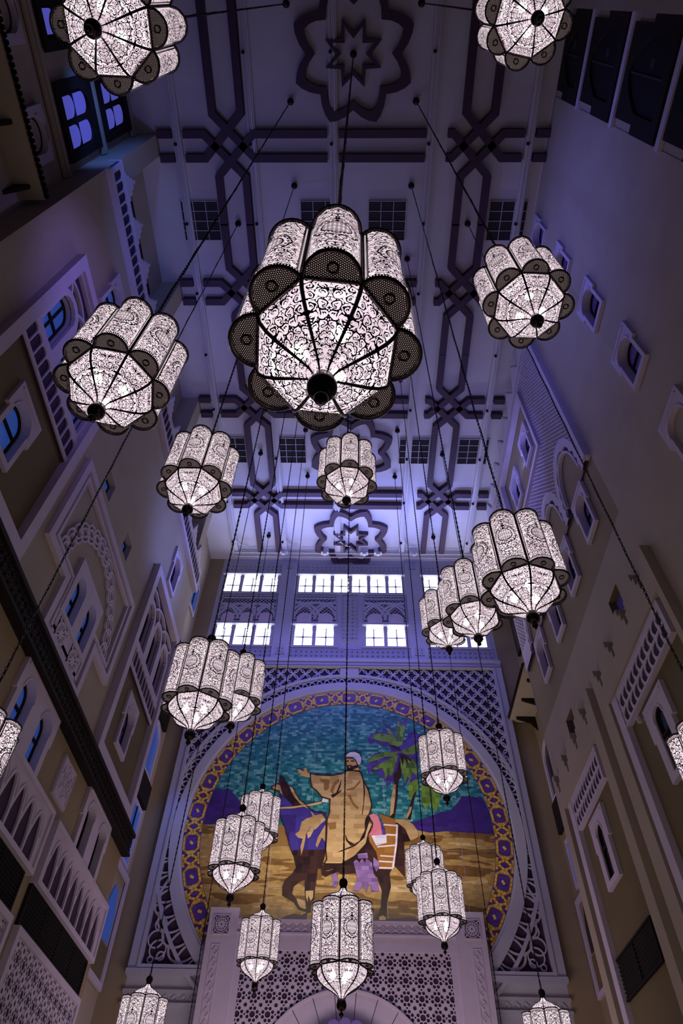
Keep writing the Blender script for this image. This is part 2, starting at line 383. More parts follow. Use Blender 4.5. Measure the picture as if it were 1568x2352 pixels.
WN = [0]; TN = [0]
def trim_root(label, loc=(0,0,0)):
    TN[0] += 1; return empty('trim_%d' % TN[0], loc, kind='structure', label=label)
def window(S, label, u0, u1, v0, v1, lights=1, glass='glass_blue', proud=0.14, deep=0.20, step=True, crown=0.40, sill=0.20, reg=True, stile=0.13, mull=True, trimm='trim', ow=0.32):
    """stucco surround with a wider head, deep round-headed reveals, dark frames and panes"""
    WN[0] += 1; root = empty('window_%d' % WN[0], S.p((u0+u1)/2, v0, 0), kind='structure', label=label)
    off = root.location
    def fin(mb, name, m, **k):
        mb.v = [(x-off.x, y-off.y, z-off.z) for x, y, z in mb.v]; return mb.build(name, M[m], root, **k)
    vs_ = v1-(v1-v0)*0.46
    if step: out = [(u0+stile,v0),(u1-stile,v0),(u1-stile,vs_),(u1,vs_),(u1,v1),(u0,v1),(u0,vs_),(u0+stile,vs_)]
    else: out = rect(u0,u1,v0,v1)
    pitch_ = (u1-u0)/lights; loops = []
    for i in range(lights):
        uc = u0+pitch_*(i+0.5); hw = pitch_*(0.27 if lights > 1 else ow)
        loops.append(arch(uc, hw, v0+sill, v1-crown))
    mb = MB(); plate(mb, S, [out]+loops, 0.0, proud); fin(mb, 'window_surround', trimm)
    mb = MB()
    for lp in loops:
        uc = sum(p[0] for p in lp[:2])/2; hw = lp[1][0]-uc
        a = [(uc+(hw+0.07)*math.cos(t), (v1-crown-hw)+(hw+0.07)*math.sin(t)) for t in [PI*i/12 for i in range(13)]]
        bb = [(uc+(hw+0.01)*math.cos(t), (v1-crown-hw)+(hw+0.01)*math.sin(t)) for t in [PI*i/12 for i in range(13)]]
        plate(mb, S, [a+bb[::-1]], proud, proud+0.03)
    sbox(mb, S, u0+0.14, u1-0.14, v1-0.20, v1-0.12, proud, proud+0.03)
    fin(mb, 'archivolt', trimm)
    for lp in loops:
        mb = MB(); n = len(lp)
        vs = [S.p(x, y, 0.0 if deep > 0 else 0.06) for x, y in lp]+[S.p(x, y, -deep) for x, y in lp]
        mb.add(vs, [(i, (i+1) % n, (i+1) % n+n, i+n) for i in range(n)]); fin(mb, 'window_reveal', trimm)
        mb = MB(); plate(mb, S, [lp], -deep+0.01, -deep+0.01); fin(mb, 'glass_pane', glass)
        mb = MB(); plate(mb, S, [lp, inset(lp, 0.07)], -deep+0.01, -deep+0.07)
        uc = (lp[0][0]+lp[1][0])/2
        if mull: sbox(mb, S, lp[0][0], lp[1][0], v0+sill+(v1-crown-v0-sill)*0.55, v0+sill+(v1-crown-v0-sill)*0.55+0.08, -deep+0.01, -deep+0.08)
        fin(mb, 'window_frame', 'wood')
        if reg: S.holes.append(lp)
    return root
def off_build(mb, root, name, m, **k):
    o = root.location; mb.v = [(x-o.x, y-o.y, z-o.z) for x, y, z in mb.v]
    return mb.build(name, m, root, **k)

# mural picture outlines: name, paint, points (x, height) in metres on the back wall
MURAL = [
 ('sand_dune','dune',((-3.49,16.01),(-3.34,16.01),(-3.1,15.45),(-2.83,14.97),(-3.33,14.96),(-4.04,14.81),(-4.49,14.88),(-4.42,15.66))),
 ('horse_body','hide_dark',((-0.26,14.11),(0.39,14.49),(0.89,15.14),(1.0,15.52),(1.69,16.1),(1.98,14.51),(2.23,14.0),(2.06,13.74),(2.1,13.14),(1.9,12.46),(1.83,11.71),(1.52,11.7),(1.39,11.79),(1.59,12.26),(1.66,12.94),(1.46,13.53),(1.3,13.73),(0.34,13.71),(-0.25,13.65),(-0.69,13.9),(-1.12,13.79),(-1.29,13.99),(-0.91,14.12))),
 ('horse_hindquarter','hide_dark',((2.44,16.22),(2.9,16.29),(3.21,15.84),(3.17,15.29),(2.84,15.23),(2.8,13.55),(2.44,13.95),(2.24,14.15),(2.45,15.27))),
 ('horse_rump','robe',((1.76,16.62),(2.11,16.51),(2.44,16.37),(2.96,16.38),(3.34,16.13),(3.57,15.79),(3.57,15.51),(3.17,15.29),(2.93,15.89),(2.55,16.2),(1.87,16.16))),
 ('horse_chest','chest_blue',((-4.11,17.9),(-4.01,18.06),(-3.81,18.19),(-3.64,18.23),(-3.72,18.64),(-3.55,18.58),(-3.37,18.29),(-3.2,18.08),(-2.96,17.99),(-2.79,17.71),(-2.55,17.32),(-2.18,17.02),(-1.93,16.79),(-1.64,16.65),(-1.12,16.6),(-1.07,14.78),(-1.23,13.99),(-1.77,13.88),(-2.21,14.02),(-2.5,14.23),(-2.69,14.54),(-2.89,14.96),(-3.07,15.51),(-3.25,15.96),(-3.46,16.36),(-3.59,16.94),(-3.56,17.42),(-3.65,17.73))),
 ('horse_foreleg','hide_dark',((-2.7,14.73),(-1.05,14.81),(-1.23,13.89),(-1.42,13.88),(-1.45,13.48),(-1.51,12.93),(-1.52,12.49),(-1.62,12.4),(-1.66,11.97),(-1.84,11.97),(-1.92,12.39),(-1.99,12.87),(-2.02,13.37),(-2.27,13.26),(-2.52,13.06),(-2.58,12.76),(-2.37,12.53),(-2.25,12.29),(-2.08,12.1),(-1.87,12.06),(-1.87,11.99),(-2.24,12.08),(-2.47,12.36),(-2.74,12.52),(-3.04,12.66),(-3.08,13.05),(-2.97,13.35),(-2.67,13.61),(-2.48,13.92),(-2.61,14.28))),
 ('horse_mane','hide_dark',((-3.74,18.67),(-3.55,18.58),(-3.34,18.29),(-3.1,17.92),(-2.92,17.55),(-2.54,17.2),(-2.3,17.02),(-2.88,17.01),(-3.45,17.55),(-3.62,18.04))),
 ('horse_crest','robe',((-3.14,18.05),(-2.96,17.99),(-2.79,17.71),(-2.55,17.32),(-2.18,17.02),(-2.08,16.85),(-2.41,17.02),(-2.8,17.43),(-3.0,17.74))),
 ('horse_muzzle','robe',((-4.08,17.9),(-3.98,18.06),(-3.81,18.16),(-3.65,18.1),(-3.54,17.79),(-3.45,17.55),(-3.58,17.67),(-3.65,17.79),(-3.84,17.85))),
 ('coat_patch','robe',((-1.93,16.73),(-1.69,16.5),(-1.35,16.59),(-1.12,16.28),(-1.38,16.05),(-1.54,15.87),(-1.65,15.76),(-1.89,15.92),(-2.09,15.53),(-2.16,14.92),(-2.27,14.49),(-2.33,14.92),(-2.24,15.3),(-2.47,15.35),(-2.65,15.52),(-2.44,15.69),(-2.36,16.14),(-2.14,16.32),(-1.8,16.44))),
 ('coat_patch','robe',((-1.31,15.71),(-1.12,16.05),(-1.09,15.16),(-1.29,15.37),(-1.49,14.88),(-1.58,14.99),(-1.49,15.37))),
 ('coat_patch','robe',((-1.82,15.98),(-1.67,16.1),(-1.73,15.7),(-1.86,15.42),(-1.99,15.31),(-2.04,15.58))),
 ('foreleg_sock','robe',((-1.95,12.87),(-1.58,12.9),(-1.58,12.59),(-1.69,12.44),(-1.81,12.68),(-1.82,12.39),(-1.91,12.58))),
 ('raised_hoof','dune2',((-2.35,12.53),(-2.06,12.48),(-1.92,12.34),(-1.89,12.08),(-2.17,12.17),(-2.28,12.34))),
 ('rear_hoof','dune2',((1.5,11.82),(1.68,11.89),(1.82,11.8),(1.8,11.69),(1.49,11.68))),
 ('rider_robe','robe',((-2.05,18.79),(-1.68,18.7),(-0.95,18.68),(-0.35,18.79),(-0.05,18.99),(0.28,18.99),(0.65,18.94),(0.86,18.36),(1.09,17.87),(1.25,17.08),(1.19,16.78),(1.01,16.37),(1.29,16.09),(1.06,15.58),(0.94,15.08),(0.39,14.49),(-0.26,14.11),(-1.13,14.09),(-1.0,14.3),(-1.07,14.78),(-1.05,15.6),(-1.05,16.28),(-0.94,16.63),(-0.94,17.34),(-1.38,17.46),(-1.63,17.76),(-1.94,18.0),(-2.02,18.38))),
 ('robe_fold','fold',((-1.55,18.51),(-1.19,18.49),(-1.01,18.46),(-1.02,17.96),(-1.16,17.83),(-1.28,17.89),(-1.29,18.26),(-1.48,18.36))),
 ('robe_fold','fold',((0.0,17.6),(0.14,17.64),(0.29,17.24),(0.59,16.95),(0.5,16.84),(0.24,17.09))),
 ('robe_fold','fold',((-0.13,17.91),(0.32,18.07),(0.65,18.49),(0.68,18.33),(0.32,17.92),(-0.04,17.85))),
 ('robe_fold','fold',((-0.95,17.83),(-0.82,18.21),(-0.53,18.53),(-0.46,18.4),(-0.69,18.09),(-0.8,17.65))),
 ('robe_fold','fold',((-1.04,16.11),(-0.59,16.17),(-0.58,15.83),(-0.91,15.77))),
 ('robe_fold','hide_dark',((-0.92,17.59),(-0.63,17.72),(-0.49,18.09),(-0.35,18.53),(-0.4,18.09),(-0.51,17.78),(-0.33,17.91),(-0.39,17.78),(-0.79,17.44))),
 ('robe_fold','hide_dark',((0.79,18.49),(0.89,18.24),(0.91,17.74),(0.82,16.9),(0.76,16.54),(0.73,16.57),(0.82,17.25),(0.84,17.86))),
 ('robe_fold','hide_dark',((1.02,16.55),(1.19,16.43),(1.07,16.09),(0.86,15.41),(0.39,14.97),(-0.27,14.71),(-0.52,14.66),(0.17,14.96),(0.61,15.24),(0.89,15.8),(0.87,16.08),(0.9,16.31))),
 ('robe_fold','hide_dark',((-0.15,15.62),(0.05,15.23),(0.39,15.07),(0.83,15.36),(0.5,15.08),(0.17,14.99),(-0.06,15.23))),
 ('stirrup_leather','hide_dark',((-1.29,13.99),(-1.02,14.1),(-0.7,14.13),(-0.37,14.06),(-0.69,13.95),(-1.02,13.94),(-1.12,13.79),(-0.9,13.76),(-0.53,13.9),(-0.15,13.85),(-0.74,13.66),(-1.05,13.51),(-1.22,13.63))),
 ('rider_hand','skin',((-2.79,19.01),(-2.67,19.04),(-2.42,18.92),(-2.4,19.11),(-2.31,19.15),(-2.24,18.89),(-2.04,18.7),(-2.04,18.59),(-2.28,18.64),(-2.53,18.72),(-2.72,18.88))),
 ('rider_cuff','white',((-1.31,17.43),(-0.98,17.43),(-1.07,17.23),(-1.37,17.25))),
 ('rider_face','skin',((-0.14,19.65),(-0.09,19.78),(0.31,19.76),(0.45,19.52),(0.51,19.26),(0.61,19.13),(0.64,18.97),(0.28,18.98),(0.04,19.0),(-0.08,19.25))),
 ('rider_beard','hide_dark',((-0.11,19.32),(0.0,19.3),(0.13,19.35),(0.22,19.27),(0.5,19.34),(0.57,19.21),(0.25,19.05),(0.04,18.96),(-0.06,19.11))),
 ('rider_mouth','skin',((0.01,19.25),(0.14,19.24),(0.08,19.14))),
 ('rider_eye','hide_dark',((-0.11,19.58),(0.02,19.6),(0.03,19.53),(-0.09,19.51))),
 ('rider_eye','hide_dark',((0.14,19.6),(0.34,19.59),(0.31,19.53),(0.17,19.52))),
 ('rider_turban','turban',((-0.16,19.73),(-0.12,19.95),(0.09,20.11),(0.37,20.13),(0.62,20.01),(0.74,19.73),(0.72,19.46),(0.6,19.27),(0.51,19.36),(0.39,19.59),(0.22,19.71),(-0.03,19.72))),
 ('saddle_blanket','pink',((1.1,16.55),(1.36,16.64),(1.56,16.5),(1.72,16.1),(1.76,15.54),(1.06,15.53),(1.29,15.86),(1.3,16.21))),
 ('blanket_fringe','purple',((1.56,16.5),(1.81,16.1),(1.95,15.6),(1.76,15.55),(1.69,16.1))),
 ('saddle_bag','leather',((1.62,16.64),(2.44,16.34),(2.46,16.11),(2.6,16.06),(2.51,15.27),(2.23,14.0),(1.58,13.99),(1.43,14.72),(1.11,15.2),(1.06,15.51),(1.95,15.54),(1.86,16.1))),
 ('saddle_cloth','turban',((1.2,15.5),(1.96,15.57),(1.97,15.16),(1.44,15.01))),
 ('tassel','violet',((0.5,14.59),(0.99,14.66),(1.03,14.42),(0.55,14.39))),
 ('tassel','violet',((0.31,14.2),(0.44,14.33),(0.61,14.18),(0.72,14.39),(0.88,14.18),(0.94,14.39),(1.21,14.19),(1.3,13.62),(1.46,13.43),(1.54,12.93),(1.18,12.88),(1.08,13.22),(0.92,12.87),(0.76,13.16),(0.55,12.89),(0.31,12.91),(0.5,13.51),(0.39,13.91))),
 ('tassel','violet',((1.29,14.45),(1.56,14.24),(1.54,13.93),(1.41,13.78),(1.28,14.08))),
 ('tassel','violet',((-0.71,13.59),(-0.52,13.69),(-0.41,13.29),(-0.51,13.04),(-0.69,13.14))),
 ('palm_shadow','purple',((1.07,20.97),(1.26,21.26),(1.84,21.42),(2.29,21.57),(1.96,22.07),(2.3,21.86),(2.61,21.43),(2.8,20.86),(2.76,21.94),(2.88,22.39),(2.96,22.02),(3.23,22.24),(3.43,22.32),(3.21,21.29),(3.04,20.59),(3.43,21.3),(3.84,21.66),(3.99,21.24),(3.88,19.71),(3.72,18.28),(3.56,18.53),(3.36,18.15),(3.33,18.66),(2.93,17.96),(3.02,18.53),(2.82,19.36),(2.61,18.77),(2.41,18.26),(2.24,18.51),(2.1,18.01),(2.0,18.51),(1.47,19.01),(1.1,18.88),(0.99,19.27),(1.24,19.6),(1.02,19.6),(1.49,20.08),(2.43,20.16),(2.32,20.5),(1.88,20.57),(1.51,20.77),(1.25,20.63))),
 ('palm_frond','green',((1.26,21.01),(1.45,21.27),(1.97,21.35),(2.47,21.17),(2.88,20.51),(2.45,20.58),(2.26,20.78),(1.89,20.81),(1.57,20.95))),
 ('palm_frond','green',((2.82,20.58),(2.73,21.29),(2.79,21.87),(2.9,22.24),(2.98,21.87),(3.22,22.09),(3.27,21.8),(3.17,21.22),(3.01,20.59))),
 ('palm_frond','green',((2.88,20.51),(2.46,21.0),(2.17,21.71),(2.42,21.57),(2.69,21.07))),
 ('palm_frond','green',((1.05,19.6),(1.43,19.94),(1.99,20.16),(2.8,20.2),(2.6,19.89),(2.11,19.89),(1.61,19.68),(1.17,19.54))),
 ('palm_frond','green',((1.29,19.14),(1.6,19.34),(1.91,19.55),(2.8,20.03),(2.58,19.36),(2.37,18.71),(2.19,18.9),(2.0,18.51),(1.98,18.96),(1.78,19.22),(1.53,19.08))),
 ('palm_frond','green',((2.93,20.24),(3.51,20.52),(3.94,20.81),(3.92,20.26),(3.6,20.05),(3.17,20.04))),
 ('palm_frond','green',((2.92,20.03),(3.23,19.97),(3.64,19.71),(3.8,19.31),(3.73,18.73),(3.48,19.05),(3.38,18.47),(3.22,18.78),(3.07,18.27),(2.98,18.78),(2.88,19.3))),
 ('palm_shade','hide_dark',((2.29,20.61),(2.57,20.58),(2.88,20.44),(2.93,20.31),(2.75,20.34),(2.5,20.47))),
 ('palm_shade','hide_dark',((2.86,20.07),(3.11,20.04),(3.4,19.84),(3.69,19.58),(3.46,19.71),(3.56,19.44),(3.28,19.77),(3.31,19.37),(3.09,19.83),(3.0,19.3))),
 ('palm_trunk','hide_dark',((2.47,18.9),(2.67,19.03),(2.81,19.63),(2.96,19.6),(2.9,18.78),(2.73,18.46),(2.63,17.53),(2.44,16.45),(2.13,16.48),(2.29,17.52),(2.47,18.26))),
 ('palm_bark','robe',((2.44,18.23),(2.57,18.27),(2.5,17.52),(2.37,16.69),(2.17,16.51),(2.27,17.4))),
 ('palm_trunk','hide_dark',((3.77,18.29),(3.48,17.36),(3.24,16.35),(2.96,16.41),(3.23,17.11),(3.51,17.78),(3.79,18.54))),
 ('palm_bark','robe',((3.23,17.02),(3.35,17.06),(3.27,16.76),(3.07,16.41),(2.97,16.43))),
 ('palm_frond','green',((3.25,18.28),(3.56,18.53),(3.8,18.6),(3.75,18.04),(3.51,17.78),(3.31,17.35),(3.21,17.66))),
 ('palm_frond','green',((3.9,18.17),(4.41,18.55),(4.81,18.31),(4.91,17.57),(4.6,16.79),(4.3,17.32),(4.09,16.84),(3.89,17.31))),
 ('bridle_strap','skin',((-3.57,16.88),(-2.82,16.94),(-2.18,17.05),(-1.37,17.23),(-1.37,17.16),(-2.18,16.99),(-2.81,16.86),(-3.56,16.82))),
 ('ground_shadow','violet_dark',((-3.18,11.61),(-2.78,11.81),(-2.43,11.91),(-2.07,11.85),(-1.79,11.99),(-1.85,11.64))),
 ('ground_shadow','violet_dark',((1.21,11.69),(1.37,12.02),(1.57,11.84),(1.88,11.76),(2.34,11.79),(2.85,11.86),(3.3,11.78),(3.29,11.69),(1.21,11.65))),
 ('mountain','mountain',((3.19,16.24),(4.0,16.45),(4.82,16.8),(5.29,16.84),(5.74,17.29),(6.05,17.68),(6.52,17.65),(7.12,17.59),(7.35,16.91),(7.47,15.69),(6.2,15.76),(4.98,15.81),(4.2,15.72),(3.3,15.88))),
 ('mountain','mountain',((-7.55,15.96),(-7.4,16.79),(-7.24,17.77),(-6.95,17.92),(-6.65,17.75),(-6.41,17.93),(-6.04,17.58),(-5.65,17.17),(-4.34,16.37),(-3.45,16.03))),
 ('bag_strap','white',((1.84,16.1),(2.53,16.06),(2.53,15.98),(1.83,16.03))),
 ('bag_strap','white',((1.96,15.6),(2.48,15.58),(2.47,15.5),(1.96,15.52))),
 ('bag_strap','white',((1.5,14.99),(2.43,15.08),(2.43,15.01),(1.49,14.92))),
 ('bag_strap','white',((1.62,14.56),(2.3,14.53),(2.29,14.47),(1.62,14.49))),
 ('bag_strap','white',((1.56,14.3),(2.24,14.27),(2.24,14.2),(1.56,14.23))),
 ('bag_strap','white',((1.55,14.0),(2.24,13.99),(2.24,13.92),(1.55,13.93))),
 ('bag_strap','white',((2.49,16.11),(2.57,16.04),(2.49,15.11),(2.37,14.47),(2.28,13.96),(2.17,13.96),(2.28,14.47),(2.39,15.11))),
]

# ------------------------------------------------------------------ ceiling
H = 36.0
ROWS = [5.74, 12.90, 20.11, 27.36]
mb = MB(); mb.box((-11.2, -4, H), (11.2, 33.3, H+0.3)); mb.build('ceiling', M['ceiling'], kind='structure', label='flat white ceiling crossed by dark interlaced beams')
mb = MB(); mb.box((-14, -8, -1.75), (14, 34, -1.6)); mb.build('floor', M['floor'], kind='structure', label='pale stone lobby floor')

def strip(mb, pts, w, z0, z1):
    """a beam of rectangular section along a plan polyline, mitred"""
    n = len(pts); Lp, Rp = [], []
    for i, p in enumerate(pts):
        p = Vector(p)
        if i == 0: d = (Vector(pts[1])-p).normalized(); nn = Vector((-d.y, d.x))
        elif i == n-1: d = (p-Vector(pts[i-1])).normalized(); nn = Vector((-d.y, d.x))
        else:
            d1 = (p-Vector(pts[i-1])).normalized(); d2 = (Vector(pts[i+1])-p).normalized()
            a = Vector((-d1.y, d1.x)); b_ = Vector((-d2.y, d2.x)); nn = a+b_; nn = nn/nn.dot(a)
        Lp.append(p+nn*w/2); Rp.append(p-nn*w/2)
    loop = Lp+Rp[::-1]; m = len(loop)
    vs = [(q.x, q.y, z0) for q in loop]+[(q.x, q.y, z1) for q in loop]
    fs = [(i, i+1, m-2-i, m-1-i) for i in range(n-1)]
    fs += [(i, (i+1) % m, (i+1) % m+m, i+m) for i in range(m)]
    mb.add(vs, fs)
KX, BZ = 6.0, 35.55
DUCTS = [-8.52, -4.88, -0.95, 3.74, 8.5]
for ri, y0 in enumerate(ROWS):
    t = trim_root('double row of dark ceiling beams crossing the hall, row %s' % ['nearest the camera', 'above the nearest big lantern', 'beyond the big lantern', 'closest to the bright back wall'][ri])
    for s in (-1, 1):
        # four strips weave through the knot: each comes from a cross beam and leaves as a long beam
        for dy in (-1, 1):
            for dx in (-1, 1):
                mb = MB()
                yend = y0+(-dy)*3.62*1.0
                if ri == 3 and -dy > 0: yend = 32.2
                if ri == 0 and -dy < 0: yend = -3.5
                xs_ = s*KX+dx*0.67
                xb = s*KX-dx*1.2
                far = s*(KX+2.2) if (-dx*s) > 0 else s*4.55
                pts = [(far, y0+dy*0.52), (xb, y0+dy*0.52), (xs_, y0-dy*1.35), (xs_, yend)]
                strip(mb, pts, 0.35, BZ+0.004*(dx+1), H)
                off_build(mb, t, 'beam', M['bar'])
    for dy in (-1, 1):
        for a, b_ in ((-4.55, -1.25), (-0.68, 3.5), (-9.45, -8.75), (8.75, 9.4)):
            mb = MB(); strip(mb, [(a, y0+dy*0.52), (b_, y0+dy*0.52)], 0.35, BZ, H); off_build(mb, t, 'beam', M['bar'])
# eight-pointed stars
def star_outline(cx, cy, R, r, n=8, curve=0.0, rot=PI/8):
    pts = []
    for i in range(n):
        a = rot+2*PI*i/n; b_ = a+PI/n; c = a+2*PI/n
        P0 = Vector((cx+R*math.cos(a), cy+R*math.sin(a))); P1 = Vector((cx+r*math.cos(b_), cy+r*math.sin(b_))); P2 = Vector((cx+R*math.cos(c), cy+R*math.sin(c)))
        for A, B_ in ((P0, P1), (P1, P2)):
            for k in range(3 if curve else 1):
                tt = k/3 if curve else 0
                q = A.lerp(B_, tt); rad = (q-Vector((cx, cy)))
                if curve and k: q += rad.normalized()*curve*math.sin(PI*tt)
                pts.append((q.x, q.y))
    return pts
class Ceil:
    kind = 'C'
    def p(s, u, v, w): return (u, v, H-w)
CE = Ceil()
for k, cy in enumerate((2.09, 23.45, 30.95)):
    t = trim_root('dark eight pointed star moulding on the ceiling, %s' % ['at the top of the picture', 'over the small central lantern', 'nearest the back wall'][k])
    for R, r, cv, w, nm in ((2.86, 2.16, 0.14, 0.42, 'large_star'), (1.36, 0.80, 0.0, 0.24, 'small_star')):
        o_ = star_outline(0, cy, R, r, curve=cv); i_ = star_outline(0, cy, R-w*1.15, r-w, curve=cv)
        mb = MB(); plate(mb, CE, [o_, i_], 0, 0.40); off_build(mb, t, nm, M['bar'])
# long shallow rails with pipes
for i, x in enumerate(DUCTS):
    t = trim_root('pale ceiling rail with pipe, number %d from the left' % (i+1))
    mb = MB(); mb.box((x-0.19, -2, H-0.30), (x+0.19, 32.4, H+0.01)); off_build(mb, t, 'rail', M['ceiling'])
    mb = MB()
    y1_ = 31.6
    pts = [(x+0.08, -2, H-0.36), (x+0.08, y1_-0.9, H-0.36)]+[(x+0.08+0.9*(1-math.cos(a)), y1_-0.9+0.9*math.sin(a), H-0.36) for a in [PI/12*q for q in range(1, 7)]]
    mb.tube(pts, 0.045, 6); mb.tube([(x-0.09, -2, H-0.34), (x-0.09, 32.3, H-0.34)], 0.03, 5)
    off_build(mb, t, 'pipe', M['white_metal'])
    for q in range(9):
        mb = MB(); mb.lathe([(0.0, -0.08), (0.06, -0.06), (0.08, 0.0), (0.08, 0.1)], 8, (x-0.09, 2.0+3.65*q, H-0.42)); off_build(mb, t, 'sensor', M['wood'])
t = trim_root('bundle of pale pipes running across under the far end of the ceiling')
mb = MB()
for k, z in enumerate((35.62, 35.74, 35.5)): mb.tube([(-8.6, 32.25+0.14*k, z), (9.0, 32.25+0.14*k, z)], 0.05, 6)
off_build(mb, t, 'pipe', M['white_metal'])
for x in (-4.9, -1.9, 1.0, 2.0, 4.6):
    mb = MB(); mb.box((x-0.28, 32.0, 35.45), (x+0.28, 32.3, 35.95)); off_build(mb, t, 'spotlight_bracket', M['white_metal'])
    mb = MB(); mb.lathe([(0, -0.14), (0.13, -0.12), (0.15, 0.1), (0.06, 0.2)], 10, (x, 32.05, 35.35)); off_build(mb, t, 'spotlight', M['white_metal'])
# ceiling vents
VN = ['far left', 'left of centre', 'right of centre', 'far right']
for yy, xs_, row in ((9.22, (-7.9, -1.72, 1.78, 7.97), 'behind the nearest big lantern'), (23.45, (-7.9, -3.95, 4.1, 7.95), 'in the far row')):
    for i, x in enumerate(xs_):
        hw = 0.96
        t = empty('ceiling_vent', (x, yy, H-0.14), label='square dark ceiling vent, %s %s' % (VN[i], row), category='vent', group='square vents in the ceiling')
        mb = MB(); mb.box((-hw, -0.96, 0.06), (hw, 0.96, 0.14)); mb.build('backing', M['vent'], t)
        mb = MB()
        for k in range(5):
            y = -0.96+k*0.48; mb.box((-hw, y-0.012, 0.0), (hw, y+0.012, 0.08))
        for k in range(4):
            xx = -hw+k*hw*2/3; mb.box((xx-0.014, -0.96, 0.0), (xx+0.014, 0.96, 0.08))
        mb.build('frame', M['ceiling'], t)
        mb = MB()
        for k in range(24):
            y = -0.94+k*0.08; mb.add([(-hw, y, 0.02), (hw, y, 0.02), (hw, y+0.05, 0.06), (-hw, y+0.05, 0.06)], [(0, 1, 2, 3)])
        mb.build('slat', M['vent'], t, kind='stuff')

# ------------------------------------------------------------------ back wall
wb = empty('wall_back', (0, 33.3, 0), kind='structure', label='arched back wall carrying the mural, washed in violet light')
WB0 = -1.6
def bk(mb, name, m, parent=wb, **k): return off_build(mb, parent, name, m, **k)
def cadd(S, loops): S.holes += loops
# openings: two storeys of daylit windows
WIN = [(-9.30, -5.05, 32.52, 34.40), (-3.95, 3.95, 32.52, 34.40), (5.05, 9.30, 32.52, 34.40),
       (-9.20, -5.05, 27.70, 29.58), (-3.92, -0.84, 27.70, 29.58), (0.84, 3.92, 27.70, 29.58), (5.05, 9.20, 27.70, 29.58)]
mb = MB(); plate(mb, BACK, [rect(-9.48, 9.48, WB0, 36)]+[rect(*w) for w in WIN], 0.0, 0.0); bk(mb, 'wall_face', M['backwall'])
for xa, xb in ((-11.2, -9.48), (9.48, 11.2)):
    mb = MB(); plate(mb, BACK, [rect(xa, xb, WB0, 36)], 0.0, 0.0); bk(mb, 'side_wall_face', M['tan'])
WL = ['left end of the upper row', 'wide middle of the upper row', 'right end of the upper row', 'left end of the lower row', 'left of centre in the lower row', 'right of centre in the lower row', 'right end of the lower row']
for i, (a, b_, c, d) in enumerate(WIN):
    WN[0] += 1; root = empty('window_%d' % WN[0], (a, 33.3, c), kind='structure', label='daylit window band, %s of the back wall' % WL[i])
    mb = MB(); plate(mb, BACK, [rect(a, b_, c, d)], -0.55, -0.55); off_build(mb, root, 'glass_pane', M['daylight'])
    mb = MB(); vs = [BACK.p(x, y, 0) for x, y in rect(a, b_, c, d)]+[BACK.p(x, y, -0.55) for x, y in rect(a, b_, c, d)]
    mb.add(vs, [(q, (q+1) % 4, (q+1) % 4+4, q+4) for q in range(4)]); off_build(mb, root, 'window_reveal', M['backwall'])
    n = max(2, round((b_-a)/1.36)); step_ = (b_-a)/n
    for q in range(n+1):
        u = a+q*step_
        if q in (0, n): u += 0.12 if q == 0 else -0.12
        mb = MB(); sbox(mb, BACK, u-0.12, u+0.12, c, d-0.12, -0.22, 0.04); sbox(mb, BACK, u-0.15, u+0.15, d-0.40, d-0.32, -0.22, 0.07)
        off_build(mb, root, 'post', M['backwall'])
    for q in range(n):
        u = a+(q+0.5)*step_; mb = MB()
        sbox(mb, BACK, u-0.05, u+0.05, c, d, -0.54, -0.46); sbox(mb, BACK, u-step_/2, u+step_/2, c+1.12, c+1.24, -0.54, -0.46)
        off_build(mb, root, 'window_frame', M['white_metal'])
    mb = MB(); sbox(mb, BACK, a-0.05, b_+0.05, c-0.14, c, 0, 0.14); sbox(mb, BACK, a-0.05, b_+0.05, d, d+0.10, 0, 0.10); off_build(mb, root, 'window_sill', M['backwall'])
# pilasters, cornices
for x in (-4.50, 4.50):
    t = trim_root('pale pilaster between the windows, %s of the back wall' % ('left' if x < 0 else 'right'))
    mb = MB(); sbox(mb, BACK, x-0.55, x+0.55, 26.5, 35.5, 0, 0.24); off_build(mb, t, 'pilaster', M['backwall'])
    for zc, hs in ((35.05, 0.26), (27.15, 0.30)):
        fn = lambda X, Y, x=x, zc=zc, hs=hs: np.maximum(hs-0.0+0*X-0-(np.maximum(np.abs(X-x), np.abs(Y-zc)))*0-0*X, 0)*0 - starholes(0.2)(X-x, Y-zc)*-1
        fn = lambda X, Y, x=x, zc=zc: starholes(0.26)(X-x, Y-zc)
        mb = field_mesh(fn, x-hs, x+hs, zc-hs, zc+hs, 0.02, smap(BACK, 0.28), 0.03); off_build(mb, t, 'pierced_square', M['backwall'])
        mb = MB(); sbox(mb, BACK, x-hs, x+hs, zc-hs, zc+hs, 0.24, 0.245); off_build(mb, t, 'panel_backing', M['purplepanel'])
t = trim_root('moulded cornice below the windows of the back wall')
for a, b_, w in ((26.28, 26.50, 0.34), (26.05, 26.28, 0.24), (25.93, 26.05, 0.18)):
    mb = MB(); sbox(mb, BACK, -9.5, 9.5, a, b_, 0, w); off_build(mb, t, 'moulding', M['backwall'])
def pierced(label, a, b_, c, d, p=0.33, h=0.027, S=BACK, w=0.06, m='backwall', backing='purplepanel', off=(0, 0), frame=0.05, sc=1.0):
    t = trim_root(label)
    mb = MB(); sbox(mb, S, a, b_, c, d, w-0.055, w-0.05); off_build(mb, t, 'panel_backing', M[backing])
    f0 = starholes(p, sc)
    mb = field_mesh(lambda X, Y: f0(X-off[0], Y-off[1]), a, b_, c, d, h, smap(S, w), 0.04); off_build(mb, t, 'pierced_screen', M[m], kind='stuff')
    mb = MB(); plate(mb, S, [rect(a-frame, b_+frame, c-frame, d+frame), rect(a, b_, c, d)], 0, w+0.03); off_build(mb, t, 'border', M[m])
    return t
